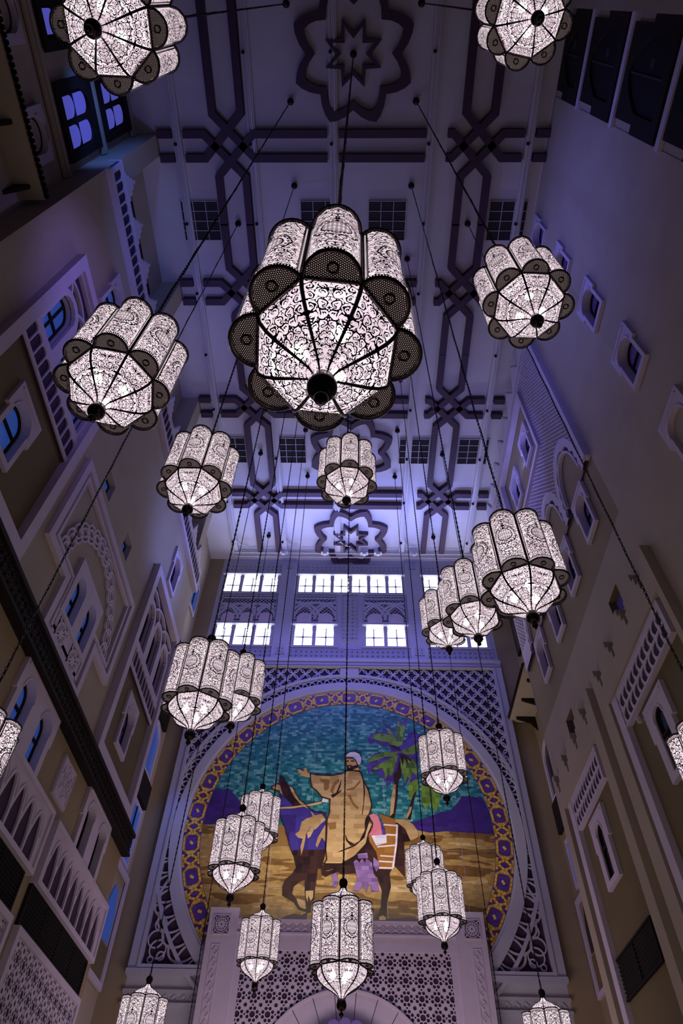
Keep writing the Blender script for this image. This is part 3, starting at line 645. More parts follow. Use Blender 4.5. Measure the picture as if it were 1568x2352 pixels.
for a, b_, nm in ((-9.2, -5.1, 'left'), (-3.9, 3.9, 'middle'), (5.1, 9.2, 'right')):
    pierced('pierced geometric band above the upper windows, %s' % nm, a, b_, 34.58, 35.28)
    pierced('pierced geometric band under the lower windows, %s' % nm, a, b_, 26.62, 27.45)
pierced('upright pierced geometric panel in the middle of the back wall', -0.5, 0.5, 28.25, 32.1, 0.34)
# interlaced-arch panels
def netgap(X, Y, p=0.27): 
    d1 = np.abs(((X+Y)/p) % 1-0.5)*p; d2 = np.abs(((X-Y)/p) % 1-0.5)*p
    return 0.017-np.minimum(d1, d2)
for a, b_, nm, n in ((-9.0, -5.12, 'left end', 3), (-3.85, -0.95, 'left of centre', 2), (0.95, 3.85, 'right of centre', 2), (5.12, 9.0, 'right end', 3)):
    t = trim_root('interlaced pointed-arch tracery panel, %s of the back wall' % nm)
    c, d = 29.95, 32.2; pch = (b_-a)/n
    mb = MB(); sbox(mb, BACK, a, b_, c, d, 0.0, 0.005); off_build(mb, t, 'panel_backing', M['purplepanel'])
    def fn(X, Y, a=a, pch=pch, n=n, c=c, d=d, b_=b_):
        F = netgap(X, Y)
        for i in range(-1, n+1):
            uc = a+pch*(i+0.5)
            for sgn in (-1, 1):
                F = np.maximum(F, ringf(X, Y, uc+sgn*pch*0.62, c-0.05, pch*1.14, 0.085))
            F = np.maximum(F, 0.37*pch-np.hypot(X-uc, Y-c-0.02))
        F = np.maximum(F, 0.05-np.abs(Y-(d-0.26)-0.0))
        F = np.maximum(F, 0.045-np.minimum.reduce([X-a, b_-X, Y-c, d-Y]))
        return F
    mb = field_mesh(fn, a, b_, c, d, 0.034, smap(BACK, 0.09), 0.07); off_build(mb, t, 'tracery', M['backwall'], kind='stuff')
    for i in range(n):
        uc = a+pch*(i+0.5); mb = MB(); plate(mb, BACK, [arch(uc, pch*0.34, c-0.25, c+0.62)], 0.0, 0.10); off_build(mb, t, 'blind_arch', M['trim'])
# great arch: rings round the mural
CX, CZ, R_IN, R_OUT = 0.0, 15.84, 7.41, 8.30
def ann(r0, r1, w0, w1, a0=0, a1=2*PI, n=96):
    mb = MB(); A = [a0+(a1-a0)*i/n for i in range(n+1)]
    vs = []
    for a in A:
        for r, w in ((r0, w0), (r0, w1), (r1, w1), (r1, w0)): vs.append(BACK.p(CX+r*math.cos(a), CZ+r*math.sin(a), w))
    fs = []
    for i in range(n):
        for q in range(3): fs.append((i*4+q, i*4+q+1, i*4+4+q+1, i*4+4+q))
    mb.add(vs, fs); return mb
t = trim_root('great white horseshoe arch ring around the mural')
for r0, r1, w in ((8.30, 8.42, 0.10), (8.42, 8.92, 0.20), (9.36, 9.52, 0.20)):
    off_build(ann(r0, r1, 0, w), t, 'arch_ring', M['backwall'])
t2 = trim_root('pale frame around the arch with dark pierced spandrels')
mb = MB(); plate(mb, BACK, [rect(-9.48, 9.48, 9.4, 25.95), rect(-8.95, 8.95, 9.7, 25.88)], 0, 0.30); off_build(mb, t2, 'frame', M['backwall'])
mb = MB(); plate(mb, BACK, [rect(-9.08, 9.08, 9.58, 25.90), rect(-8.93, 8.93, 9.72, 25.86)], 0.3, 0.36); off_build(mb, t2, 'frame_bead', M['backwall'])
mb = MB(); plate(mb, BACK, [rect(-8.95, 8.95, 9.7, 25.88), [(8.35*math.cos(2*PI*i/96), CZ+8.35*math.sin(2*PI*i/96)) for i in range(96)]], 0.012, 0.012) if False else None
mb = MB(); sbox(mb, BACK, -8.95, 8.95, 9.7, 25.88, 0.005, 0.012); off_build(mb, t2, 'spandrel_backing', M['purplepanel'])
mb = MB(); sbox(mb, BACK, -0.58, 0.58, 25.15, 25.9, 0, 0.22); off_build(mb, t2, 'keystone_block', M['backwall'])
def spandrel(X, Y):
    R = np.hypot(X-CX, Y-CZ); TH = np.arctan2(Y-CZ, X-CX)
    F = np.full_like(X, -1.0)
    # ogee lattice beyond the ring, upper part
    px, py = 0.78, 0.82
    for ox, oy in ((0, 0), (0.5, 0.5)):
        a = ((X/px+ox) % 1-0.5)*px; b2 = ((Y/py+oy) % 1-0.5)*py
        F = np.maximum(F, 0.030-np.abs(np.hypot(a, b2*0.92)-0.335))
        F = np.maximum(F, 0.070-np.hypot(np.abs(a)-0.39, b2))
    F = np.where((R > 9.44) & (Y > CZ), F, -1.0)
    # interlacing arches along the ring
    s = TH*8.92; t_ = R-8.90; pch = 2*PI*8.92/124
    G = np.full_like(X, -1.0)
    for k in (-1, 0, 1):
        c = (np.floor(s/pch)+0.5+k)*pch
        G = np.maximum(G, 0.035-np.abs(np.hypot(s-c, t_)-0.40))
    G = np.where((t_ > 0) & (R < 9.42), G, -1.0)
    F = np.maximum(F, G)
    F = np.maximum(F, 0.07-np.abs(R-9.44))
    # lower corners: big interlacing loops and a raking bar
    low = Y < CZ
    Gl = np.full_like(X, -1.0); pl = 2*PI*8.92/84
    for k in (-1, 0, 1):
        c = (np.floor(s/pl)+0.5+k)*pl
        Gl = np.maximum(Gl, 0.034-np.abs(np.hypot(s-c, (t_)*0.75)-0.60))
    Gl = np.where((t_ > 0) & (R < 10.1), Gl, -1.0)
    F = np.where(low, Gl, F)
    ax = np.abs(X)
    rake = 0.055-np.abs((ax-8.95)*math.cos(0.43)+(Y-12.4)*math.sin(0.43)*1.0)
    F = np.where(low, np.maximum(F, rake), F)
    for cx, cy, r in ((8.45, 11.35, 0.26), (8.38, 10.35, 0.36), (8.2, 10.1, 0.16), (8.62, 9.95, 0.12), (8.55, 10.75, 0.34), (8.72, 12.0, 0.18)):
        F = np.where(low, np.maximum(F, 0.028-np.abs(np.hypot(ax-cx, Y-cy)-r)), F)
    F = np.where((R < 8.88), -1.0, F)
    return F
mb = field_mesh(spandrel, -8.98, 8.98, 9.68, 25.9, 0.042, smap(BACK, 0.12), 0.08); off_build(mb, t2, 'spandrel_tracery', M['backwall'], kind='stuff')
t = trim_root('plain ledge with a diamond frieze below the arch')
for a, b_, w in ((9.35, 9.55, 0.40), (8.74, 8.86, 0.16), (8.30, 8.40, 0.16)):
    for s in (-1, 1):
        xa, xb = sorted((s*9.5, s*6.15)); mb = MB(); sbox(mb, BACK, xa, xb, a, b_, 0, w); off_build(mb, t, 'moulding', M['backwall'])
for k in range(48):
    x = -9.2+k*0.39
    if abs(x) < 6.2: continue
    mb = MB(); dm = [(x-0.17, 8.57), (x, 8.40+0.01), (x+0.17, 8.57), (x, 8.73)]
    plate(mb, BACK, [dm, inset(dm, 0.04)], 0, 0.05); off_build(mb, t, 'diamond', M['backwall'])

# ------------------------------------------------------------------ mural
mural = empty('tile_mural', (0, 33.3, CZ), label='round tile mural of a turbaned rider on a dark horse beside palms', category='mural')
circ = [(CX+R_IN*math.cos(2*PI*i/120), CZ+R_IN*math.sin(2*PI*i/120)) for i in range(120)]
def clip_rect(poly, a, b_, c, d):
    def cl(P, f, isx, val):
        out = []
        for i in range(len(P)):
            A, B_ = P[i-1], P[i]; ia, ib = f(A), f(B_)
            if ia != ib:
                t_ = (val-A[isx])/(B_[isx]-A[isx]); q = [A[0]+(B_[0]-A[0])*t_, A[1]+(B_[1]-A[1])*t_]; q[isx] = val; out.append(tuple(q))
            if ib: out.append(B_)
        return out
    for f, ix, v in ((lambda p: p[0] >= a, 0, a), (lambda p: p[0] <= b_, 0, b_), (lambda p: p[1] >= c, 1, c), (lambda p: p[1] <= d, 1, d)):
        if len(poly) < 3: return []
        poly = cl(poly, f, ix, v)
    return poly
def mo(mb, name, m, parent=mural, keep=True, **k):
    # tiles keep wall coordinates for the mosaic texture: origin of the texture is the object's own origin
    o = mb.build(name, m, parent, **k); o.matrix_parent_inverse = Matrix.Translation(-parent.location); return o
for i in range(-5, 5):
    for j in range(-5, 5):
        a, c = 0.0+i*1.89+0.02, 16.75+j*1.89+0.005
        P = clip_rect(circ, a+0.012, a+1.89-0.012, c+0.012, c+1.89-0.012)
        if len(P) < 3: continue
        mb = MB(); plate(mb, BACK, [P], 0.012, 0.055+random.uniform(-0.004, 0.004)); mo(mb, 'tile', MM['tile'])
mb = MB(); plate(mb, BACK, [circ], 0.02, 0.03); mo(mb, 'grout', M['trim'])
lvl = 0
def in_circle(pts, R=R_IN-0.01):
    out = []
    for x, y in pts:
        d = math.hypot(x-CX, y-CZ)
        if d > R: x, y = CX+(x-CX)*R/d, CZ+(y-CZ)*R/d
        out.append((x, y))
    return out
ORDER = {'mountain': 0, 'sand_dune': 0, 'ground_shadow': 0, 'palm_shadow': 1, 'palm_trunk': 2, 'palm_bark': 3, 'palm_frond': 3, 'palm_shade': 4}
for name, m, pts in sorted(MURAL, key=lambda q: ORDER.get(q[0], 5)):
    lvl += 1; w = 0.062+0.0011*lvl
    mb = MB(); plate(mb, BACK, [in_circle(pts)], 0.05, w); mo(mb, name, MM[m])
# dark drawn outlines of robe and head, as inlaid strips
def outline(name, pts, wd, w=0.135):
    mb = MB()
    for A, B_ in zip(pts[:-1], pts[1:]):
        a, b_ = Vector(A), Vector(B_); d = (b_-a).normalized(); n = Vector((-d.y, d.x))*wd/2; a = a-d*wd*0.3; b_ = b_+d*wd*0.3
        plate(mb, BACK, [[tuple(a+n), tuple(b_+n), tuple(b_-n), tuple(a-n)]], w-0.01, w)
    mo(mb, name, MM['hide_dark'])
for name, m, pts in MURAL:
    if name in ('rider_robe', 'rider_turban', 'horse_chest', 'rider_face'):
        outline('drawn_outline', list(pts)+[pts[0]], {'rider_robe': 0.055, 'rider_turban': 0.03, 'rider_face': 0.03, 'horse_chest': 0.04}[name])
# gold interlace border
mo(ann(R_IN, R_OUT, 0.02, 0.07), 'border_ring', MM['ring_purple'])
NU = 30; ua = 2*PI/NU; RM = (R_IN+R_OUT)/2
def pol(s, t_): # s along the arc in metres, t outward
    a = s/RM; r = RM+t_; return (r*math.sin(a), r*math.cos(a))
def gold_lines(lines, wd, w0, w1):
    mb = MB()
    for L_ in lines:
        P = []
        for A, B_ in zip(L_[:-1], L_[1:]):
            for k in range(3): P.append((A[0]+(B_[0]-A[0])*k/3, A[1]+(B_[1]-A[1])*k/3))
        P.append(L_[-1]); Q = [Vector(pol(*p)) for p in P]
        for a, b_ in zip(Q[:-1], Q[1:]):
            d = (b_-a).normalized(); n = Vector((-d.y, d.x))*wd/2; a2 = a-d*wd*0.25; b2 = b_+d*wd*0.25
            quad = [a2+n, b2+n, b2-n, a2-n]
            vs = [(q.x, -w1, q.y) for q in quad]+[(q.x, -w0, q.y) for q in quad]
            mb.add(vs, [(0,1,2,3),(0,1,5,4),(1,2,6,5),(2,3,7,6),(3,0,4,7)])
    me = bpy.data.meshes.new('knot_motif'); me.from_pydata(mb.v, [], mb.f); return me
u = RM*ua; q = u/2
octo = [(-0.30,-0.36),(0.30,-0.36),(0.44,-0.20),(0.44,0.20),(0.30,0.36),(-0.30,0.36),(-0.44,0.20),(-0.44,-0.20),(-0.30,-0.36)]
lines_o = [octo]
dia = [(-0.19,-0.19),(0.19,-0.19),(0.19,0.19),(-0.19,0.19),(-0.19,-0.19)]
knot = []
for s in (-1, 1):
    knot += [[(s*0.44, -0.20), (s*q, 0.36)], [(s*0.44, 0.20), (s*q, -0.36)], [(s*0.56, -0.37), (s*q, -0.37)], [(s*0.56, 0.37), (s*q, 0.37)]]
for key, lines, wd, w0, w1, m in (('a', lines_o, 0.095, 0.06, 0.105, 'gold'), ('b', knot, 0.105, 0.06, 0.10, 'gold'), ('c', lines_o, 0.15, 0.06, 0.088, 'gold_dark'), ('d', knot, 0.155, 0.06, 0.085, 'gold_dark'), ('e', [[(-0.05,-0.05),(0.05,0.05)]], 0.12, 0.06, 0.09, 'gold')):
    me = gold_lines(lines, wd, w0, w1); me.materials.append(MM[m])
    for k in range(NU):
        o = bpy.data.objects.new('knot_motif' if key in 'bd' else 'diamond_motif', me); COL.objects.link(o); o.parent = mural
        o.rotation_euler = (0, k*ua, 0)
        if key in 'bd': o['kind'] = 'stuff'

# ------------------------------------------------------------------ portal block in front of the mural
PW = 0.60
wp = trim_root('pale portal block standing below the mural', (0, 33.3, 0))
def pt(mb, name, m='trim', **k): return off_build(mb, wp, name, M[m], **k)
Sk = 0.983
for s in (-1, 1):
    xa, xb = sorted((s*4.88, s*6.20))
    mb = MB(); sbox(mb, BACK, xa, xb, WB0, 11.92, 0, PW); pt(mb, 'pier')
    xr = s*5.60
    mb = MB(); sbox(mb, BACK, xr-0.39, xr+0.39, 10.80, 11.62, PW, PW+0.04); pt(mb, 'square_plaque')
    mb = MB(); sbox(mb, BACK, xr-0.34, xr+0.34, 10.86, 11.56, PW+0.04, PW+0.044); pt(mb, 'plaque_backing', 'purplepanel')
    def rz(X, Y, xr=xr):
        R = np.hypot(X-xr, Y-11.21); th = np.arctan2(Y-11.21, X-xr)
        F = np.maximum(0.018-np.abs(R-0.33), 0.022-np.abs(R-0.25))
        sp = 0.020-np.abs(np.sin(th*6+R*9))*R*0.17; sp2 = 0.020-np.abs(np.sin(th*6-R*9))*R*0.17
        F = np.where(R < 0.25, np.maximum(F, np.maximum(sp, sp2)), F); F = np.where(R < 0.035, -0.01, F)
        a = np.abs(X-xr); b2 = np.abs(Y-11.21)
        F = np.maximum(F, np.where(R > 0.33, 0.03-np.abs(a-b2), -1)); return F
    mb = field_mesh(rz, xr-0.34, xr+0.34, 10.87, 11.55, 0.012, smap(BACK, PW+0.055), 0.01); pt(mb, 'rosette')
    xd = s*5.72
    mb = MB(); plate(mb, BACK, [rect(xd-0.20, xd+0.20, 3, 10.45), rect(xd-0.16, xd+0.16, 3.02, 10.41)], PW, PW+0.03); pt(mb, 'strip_border')
    for k in range(16):
        zc = 10.18-0.44*k; dm = [(xd-0.15, zc), (xd, zc-0.21), (xd+0.15, zc), (xd, zc+0.21)]
        mb = MB(); plate(mb, BACK, [dm, inset(dm, 0.045)], PW, PW+0.04); di = inset(dm, 0.09); plate(mb, BACK, [di], PW, PW+0.03); pt(mb, 'diamond')
    xa, xb = sorted((s*4.55, s*4.88)); mb = MB(); sbox(mb, BACK, xa, xb, WB0, 11.5, 0, PW-0.14); pt(mb, 'inner_moulding')
mb = MB(); sbox(mb, BACK, -4.88, 4.88, 10.30, 11.46, 0, PW-0.10); pt(mb, 'beam')
mb = MB(); sbox(mb, BACK, -4.88, 4.88, 11.34, 11.48, 0, PW); pt(mb, 'moulding')
mb = MB(); sbox(mb, BACK, -4.88, 4.88, 10.90, 10.97, 0, PW-0.02); pt(mb, 'moulding')
for k in range(26):
    xc = -4.6+0.368*k; dm = [(xc-0.17, 11.155), (xc, 10.99), (xc+0.17, 11.155), (xc, 11.32)]
    mb = MB(); plate(mb, BACK, [dm, inset(dm, 0.04)], PW-0.10, PW-0.05); plate(mb, BACK, [inset(dm, 0.08)], PW-0.10, PW-0.06); pt(mb, 'diamond')
f0 = starholes(0.64, 1.2)
AC, AR = 4.98, 3.85
mb = field_mesh(lambda X, Y: np.where(np.hypot(X, Y-AC) < AR+0.1, -1, f0(X+0.32, Y)), -4.55, 4.55, 6.0, 10.30, 0.028, smap(BACK, 0.44), 0.04); pt(mb, 'pierced_screen', 'trim', kind='stuff')
mb = MB(); sbox(mb, BACK, -4.60, 4.60, WB0, 10.32, 0.0, 0.385); pt(mb, 'screen_backing', 'purplepanel')
NV = 13
for k in range(NV):
    a0 = PI*k/NV+0.004; a1 = PI*(k+1)/NV-0.004; mb = MB()
    n = 5; out = [(AR*math.cos(a0+(a1-a0)*i/n), AC+AR*math.sin(a0+(a1-a0)*i/n)) for i in range(n+1)]
    inn = [((AR-1.05)*math.cos(a0+(a1-a0)*i/n), AC+(AR-1.05)*math.sin(a0+(a1-a0)*i/n)) for i in range(n+1)]
    plate(mb, BACK, [out+inn[::-1]], 0.385, 0.50); pt(mb, 'voussoir')
mb = MB()
A = [PI*i/48 for i in range(49)]; o_ = [((AR+0.09)*math.cos(a), AC+(AR+0.09)*math.sin(a)) for a in A]; i_ = [(AR*math.cos(a), AC+AR*math.sin(a)) for a in A]
plate(mb, BACK, [o_+i_[::-1]], 0.385, 0.54); pt(mb, 'arch_moulding')
# scalloped canopy inside the portal arch; violet light is put into its colour
mb = MB(); out = [(-1.61, 5.4)]
for k in range(7):
    for i in range(7):
        a = PI-PI*i/6; cx_ = -1.38+0.46*k; hgt = 7.05+0.62*math.cos(cx_*1.05)
        out.append((cx_+0.23*math.cos(a), hgt+0.16*math.sin(a)))
out.append((1.61, 5.4)); plate(mb, BACK, [out], 0.385, 0.95, True)
cn = mb.build('scalloped_canopy', mat('violet_lit_canopy', (0.20, 0.14, 0.45), 0.6)); cn['label'] = 'scalloped canopy, violet light put into its colour, under the portal arch at the bottom edge'; cn['category'] = 'canopy'

# ------------------------------------------------------------------ left facade
def part_builder(root): return lambda mb, name, m='trim', **k: off_build(mb, root, name, M[m], **k)
wl = empty('wall_left', (-9.5, 5.2, 0), kind='structure', label='tall left facade with stacked arched windows, frames and a dark wooden band')
L = part_builder(wl)
S = LEFT
# windows set straight in the wall
window(S, 'small arched window high on the left facade, near the top left lantern', 8.75, 10.35, 23.95, 26.40, glass='glass_blue')
window(S, 'small arched window high at the far end of the left facade', 23.55, 25.15, 23.95, 26.48, glass='glass_violet')
window(S, 'arched window in the olive panel at the left edge, below the big tracery frame', 8.70, 10.36, 14.46, 16.90, glass='glass_blue')
window(S, 'narrow arched window in the far olive panel of the left facade', 23.50, 25.22, 14.60, 17.05, glass='glass_violet')
window(S, 'pair of tall arched windows under the dark band, at the left edge', 15.30, 18.62, 9.95, 12.28, lights=2, glass='glass_blue', stile=0.1)
window(S, 'pair of tall arched windows under the dark band, far end of the left facade', 22.72, 26.02, 9.95, 12.36, lights=2, glass='glass_dark', stile=0.1)
window(S, 'pair of arched windows under the dark band, nearest and mostly out of frame', 8.0, 11.3, 9.95, 12.28, lights=2, glass='glass_blue', stile=0.1)
for u, lab in ((15.22, 'nearer'), (18.42, 'middle')):
    WN[0] += 1; r = empty('window_%d' % WN[0], S.p(u, 20.15), kind='structure', label='small bare square window in the left facade, %s of the row' % lab)
    lp = rect(u-0.42, u+0.42, 20.15, 21.12); S.holes.append(lp)
    mb = MB(); vs = [S.p(x, y, 0) for x, y in lp]+[S.p(x, y, -0.32) for x, y in lp]; mb.add(vs, [(q, (q+1) % 4, (q+1) % 4+4, q+4) for q in range(4)]); off_build(mb, r, 'window_reveal', M['plaster'])
    mb = MB(); plate(mb, S, [lp], -0.31, -0.31); off_build(mb, r, 'glass_pane', M['glass_blue'])
    mb = MB(); plate(mb, S, [lp, inset(lp, 0.05)], -0.31, -0.26); off_build(mb, r, 'window_frame', M['wood'])
def niche(u0, u1, v0, v1, side, mt, m):
    mb = MB(); lp = rect(u0, u1, v0, v1); vs = [side.p(x, y, 0) for x, y in lp]+[side.p(x, y, -0.30) for x, y in lp]
    mb.add(vs, [(q, (q+1) % 4, (q+1) % 4+4, q+4) for q in range(4)]); return mb
# two identical framed bays: tracery over three arches, colonnette frieze, olive panel
def framed_bay(u0, u1, label, gl):
    t = trim_root(label, S.p(u0, 13.2)); B = part_builder(t); d = 0.42
    out = rect(u0, u1, 13.25, 23.1); inn = rect(u0+d, u1-d, 13.25+d, 23.1-d)
    mb = MB(); plate(mb, S, [out, inn], 0, 0.30); B(mb, 'frame')
    a, b_ = u0+d, u1-d; pch = (b_-a)/3
    ops = [arch(a+pch*(i+0.5), 0.50, 18.95, 21.35) for i in range(3)]
    for i, lp in enumerate(ops):
        S.holes.append(lp); n = len(lp)
        mb = MB(); mb.add([S.p(x, y, 0.0) for x, y in lp]+[S.p(x, y, -0.22) for x, y in lp], [(k, (k+1) % n, (k+1) % n+n, k+n) for k in range(n)]); B(mb, 'window_reveal')
        mb = MB(); plate(mb, S, [lp], -0.21, -0.21); B(mb, 'glass_pane', gl)
        mb = MB(); plate(mb, S, [lp, inset(lp, 0.07)], -0.21, -0.15); sbox(mb, S, lp[0][0], lp[1][0], 20.1, 20.2, -0.21, -0.14)
        sbox(mb, S, (lp[0][0]+lp[1][0])/2-0.04, (lp[0][0]+lp[1][0])/2+0.04, 18.95, 21.3, -0.21, -0.15); B(mb, 'window_frame', 'wood')
    mb = MB(); plate(mb, S, [rect(a, b_, 18.7, 22.68)]+ops, 0.012, 0.012); B(mb, 'tracery_backing', 'purplepanel')
    def fn(X, Y):
        F = np.full_like(X, -1.0)
        for i in range(-1, 4):
            uc = a+pch*(i+0.5)
            if 0 <= i < 3:
                R = np.hypot(X-uc, np.maximum(Y-20.85, 0)); F = np.maximum(F, 0.13-np.abs(R-0.64))
                F = np.maximum(F, np.where(Y < 20.85, 0.16-np.abs(np.abs(X-uc)-0.66), -1))
            F = np.maximum(F, np.where(Y > 20.6, ringf(X, Y, uc, 20.55, pch*0.98, 0.055), -1))
        F = np.maximum(F, 0.06-np.minimum.reduce([X-a, b_-X, 22.68-Y])); F = np.maximum(F, 0.13-np.abs(Y-18.83))
        for lp_u in range(3):
            uc = a+pch*(lp_u+0.5); F = np.where((np.hypot(X-uc, np.maximum(Y-20.85, 0)) < 0.50) & (Y > 18.95), -1, F)
        return F
    mb = field_mesh(fn, a, b_, 18.7, 22.68, 0.045, smap(S, 0.16), 0.14); B(mb, 'tracery')
    # colonnette frieze
    n = 11; p_ = (b_-a)/n
    holes = [arch(a+p_*(k+0.5), p_*0.43, 17.74, 18.54, 8) for k in range(n)]
    mb = MB(); plate(mb, S, [rect(a, b_, 17.6, 18.7)]+holes, 0.13, 0.19); B(mb, 'arcaded_frieze')
    mb = MB(); sbox(mb, S, a, b_, 17.6, 18.7, 0.0, 0.12); B(mb, 'frieze_backing', 'purplepanel')
    return t
framed_bay(7.02, 12.42, 'white frame of interlaced arches at the upper left of the left facade', 'glass_blue')
framed_bay(21.70, 27.42, 'white frame of interlaced arches at the far end of the left facade', 'glass_violet')
# cross-shaped centre panel
t = trim_root('white T-shaped panel with interlaced ring arch over twin windows, middle of the left facade', S.p(17, 13.3)); B = part_builder(t)
TP = [(15.05,13.30),(19.02,13.30),(19.02,15.33),(20.90,15.33),(20.90,19.52),(13.15,19.52),(13.15,15.33),(15.05,15.33)]
mb = MB(); plate(mb, S, [TP, inset(TP, 0.30)], 0, 0.16); B(mb, 'outer_moulding')
mb = MB(); plate(mb, S, [inset(TP, 0.46), inset(TP, 0.60)], 0, 0.12); B(mb, 'inner_moulding')
rc_u, rc_v = 17.05, 15.75
def chain(X, Y):
    R = np.hypot(X-rc_u, Y-rc_v); TH = np.arctan2(Y-rc_v, X-rc_u); s_ = TH*2.72; t_ = R-2.72; p_ = PI*2.72/15
    F = np.full_like(X, -1.0)
    for k in (-1, 0, 1):
        c = (np.floor(s_/p_)+0.5+k)*p_; F = np.maximum(F, 0.038-np.abs(np.hypot((s_-c)*0.92, t_)-0.34))
    F = np.maximum(F, 0.034-np.abs(t_-0.16*np.sin(s_*PI/p_))); F = np.maximum(F, 0.034-np.abs(t_+0.16*np.sin(s_*PI/p_)))
    return np.where((Y > 15.45) & (R > 1.2), F, -1)
mb = field_mesh(chain, 13.8, 20.3, 15.4, 19.0, 0.032, smap(S, 0.10), 0.09); B(mb, 'interlaced_rings')
WN[0] += 1
r = empty('window_%d' % WN[0], S.p(17, 12.95), kind='structure', label='twin arched windows with two round rosettes, middle of the left facade'); Bw = part_builder(r)
ops = [arch(16.32, 0.42, 14.62, 16.40), arch(17.72, 0.42, 14.62, 16.40)]
mb = MB(); plate(mb, S, [rect(15.62, 18.42, 14.45, 16.88)]+ops, 0, 0.16); plate(mb, S, [rect(15.70, 18.34, 13.05, 14.45)], 0, 0.12); Bw(mb, 'window_surround')
for lp in ops:
    S.holes.append(lp); n = len(lp)
    mb = MB(); mb.add([S.p(x, y, 0.0) for x, y in lp]+[S.p(x, y, -0.18) for x, y in lp], [(k, (k+1) % n, (k+1) % n+n, k+n) for k in range(n)]); Bw(mb, 'window_reveal')
    mb = MB(); plate(mb, S, [lp], -0.17, -0.17); Bw(mb, 'glass_pane', 'glass_blue')
    mb = MB(); plate(mb, S, [lp, inset(lp, 0.07)], -0.17, -0.11); sbox(mb, S, lp[0][0], lp[1][0], 15.5, 15.58, -0.17, -0.10); Bw(mb, 'window_frame', 'wood')
for uc in (16.32, 17.72):
    mb = MB(); sbox(mb, S, uc-0.42, uc+0.42, 13.55, 14.40, 0.12, 0.125); Bw(mb, 'rosette_backing', 'purplepanel')
    def rz(X, Y, uc=uc):
        R = np.hypot(X-uc, Y-13.97); th = np.arctan2(Y-13.97, X-uc)
        F = np.maximum(0.022-np.abs(R-0.34), 0.022-np.abs(np.sin(th*5+R*8))*R*0.17); F = np.maximum(F, 0.022-np.abs(np.sin(th*5-R*8))*R*0.17)
        F = np.where(R > 0.36, 0.02+0*R, F); return np.where(R > 0.40, np.where(np.abs(np.abs(X-uc)-np.abs(Y-13.97)) < 0.08, 0.02, -0.02), F)
    mb = field_mesh(rz, uc-0.41, uc+0.41, 13.56, 14.39, 0.014, smap(S, 0.145), 0.02); Bw(mb, 'rosette')
# parapet frieze, merlons
t = trim_root('long arcaded parapet frieze along the top of the left facade', S.p(5.2, 27.5)); B = part_builder(t)
n = 55; a, b_ = 5.42, 28.2; p_ = (b_-a)/n
holes = [arch(a+p_*(k+0.5), p_*0.42, 27.98, 29.06, 6) for k in range(n)]
mb = MB(); plate(mb, S, [rect(5.25, 28.3, 27.9, 29.3)]+holes, 0.10, 0.16); B(mb, 'arcaded_frieze')
mb = MB(); sbox(mb, S, 5.25, 28.3, 27.9, 29.3, 0.0, 0.09); B(mb, 'frieze_backing', 'purplepanel')
mb = MB(); sbox(mb, S, 5.2, 28.34, 27.62, 27.92, 0, 0.22); B(mb, 'lower_moulding')
mb = MB(); sbox(mb, S, 5.2, 28.34, 29.2, 29.36, -0.4, 0.18); B(mb, 'coping')
for k in range(13):
    uc = 6.3+1.75*k
    P = [(uc-0.70,29.3)]
    for q in range(4): P += [(uc-0.70+0.16*q, 29.5+0.30*q), (uc-0.70+0.16*(q+1), 29.5+0.30*q)]
    P += [(uc-0.06, 30.75), (uc+0.06, 30.75)]
    for q in range(3, -1, -1): P += [(uc+0.70-0.16*(q+1), 29.5+0.30*q), (uc+0.70-0.16*q, 29.5+0.30*q)]
    P += [(uc+0.70, 29.3)]
    mb = MB(); plate(mb, S, [P], -0.12, 0.10, True); B(mb, 'merlon', 'trim')
# dark mashrabiya band
t = trim_root('long dark carved wooden band running along the left facade', S.p(5.2, 12)); B = part_builder(t)
mb = MB(); sbox(mb, S, 5.2, 28.45, 12.22, 12.32, 0, 0.34); sbox(mb, S, 5.2, 28.45, 12.98, 13.12, 0, 0.38); B(mb, 'rail', 'wood')
mb = MB(); sbox(mb, S, 5.2, 28.42, 12.3, 13.0, 0.0, 0.22); B(mb, 'backing_board', 'louvre')
f0 = starholes(0.30, 1.15); mb = field_mesh(lambda X, Y: f0(X, Y), 5.2, 28.4, 12.32, 12.98, 0.034, smap(S, 0.30), 0.03); B(mb, 'carved_screen', 'wood', kind='stuff')
# square relief plaque
t = trim_root('square white plaque carved with an eight pointed star, lower left facade', S.p(20.6, 10.5)); B = part_builder(t)
mb = MB(); sbox(mb, S, 19.95, 21.25, 10.53, 11.85, 0, 0.10); B(mb, 'plaque')
for R, r2, w in ((0.56, 0.42, 0.05), (0.36, 0.24, 0.04), (0.20, 0.14, 0.035)):
    mb = MB(); o_ = star_outline(20.6, 11.19, R, r2, rot=0); i_ = star_outline(20.6, 11.19, R-w, r2-w, rot=0); plate(mb, S, [o_, i_], 0.10, 0.135); B(mb, 'star_moulding')
mb = MB(); plate(mb, S, [inset(rect(19.95, 21.25, 10.53, 11.85), 0.04), inset(rect(19.95, 21.25, 10.53, 11.85), 0.10)], 0.10, 0.13); B(mb, 'plaque_border')
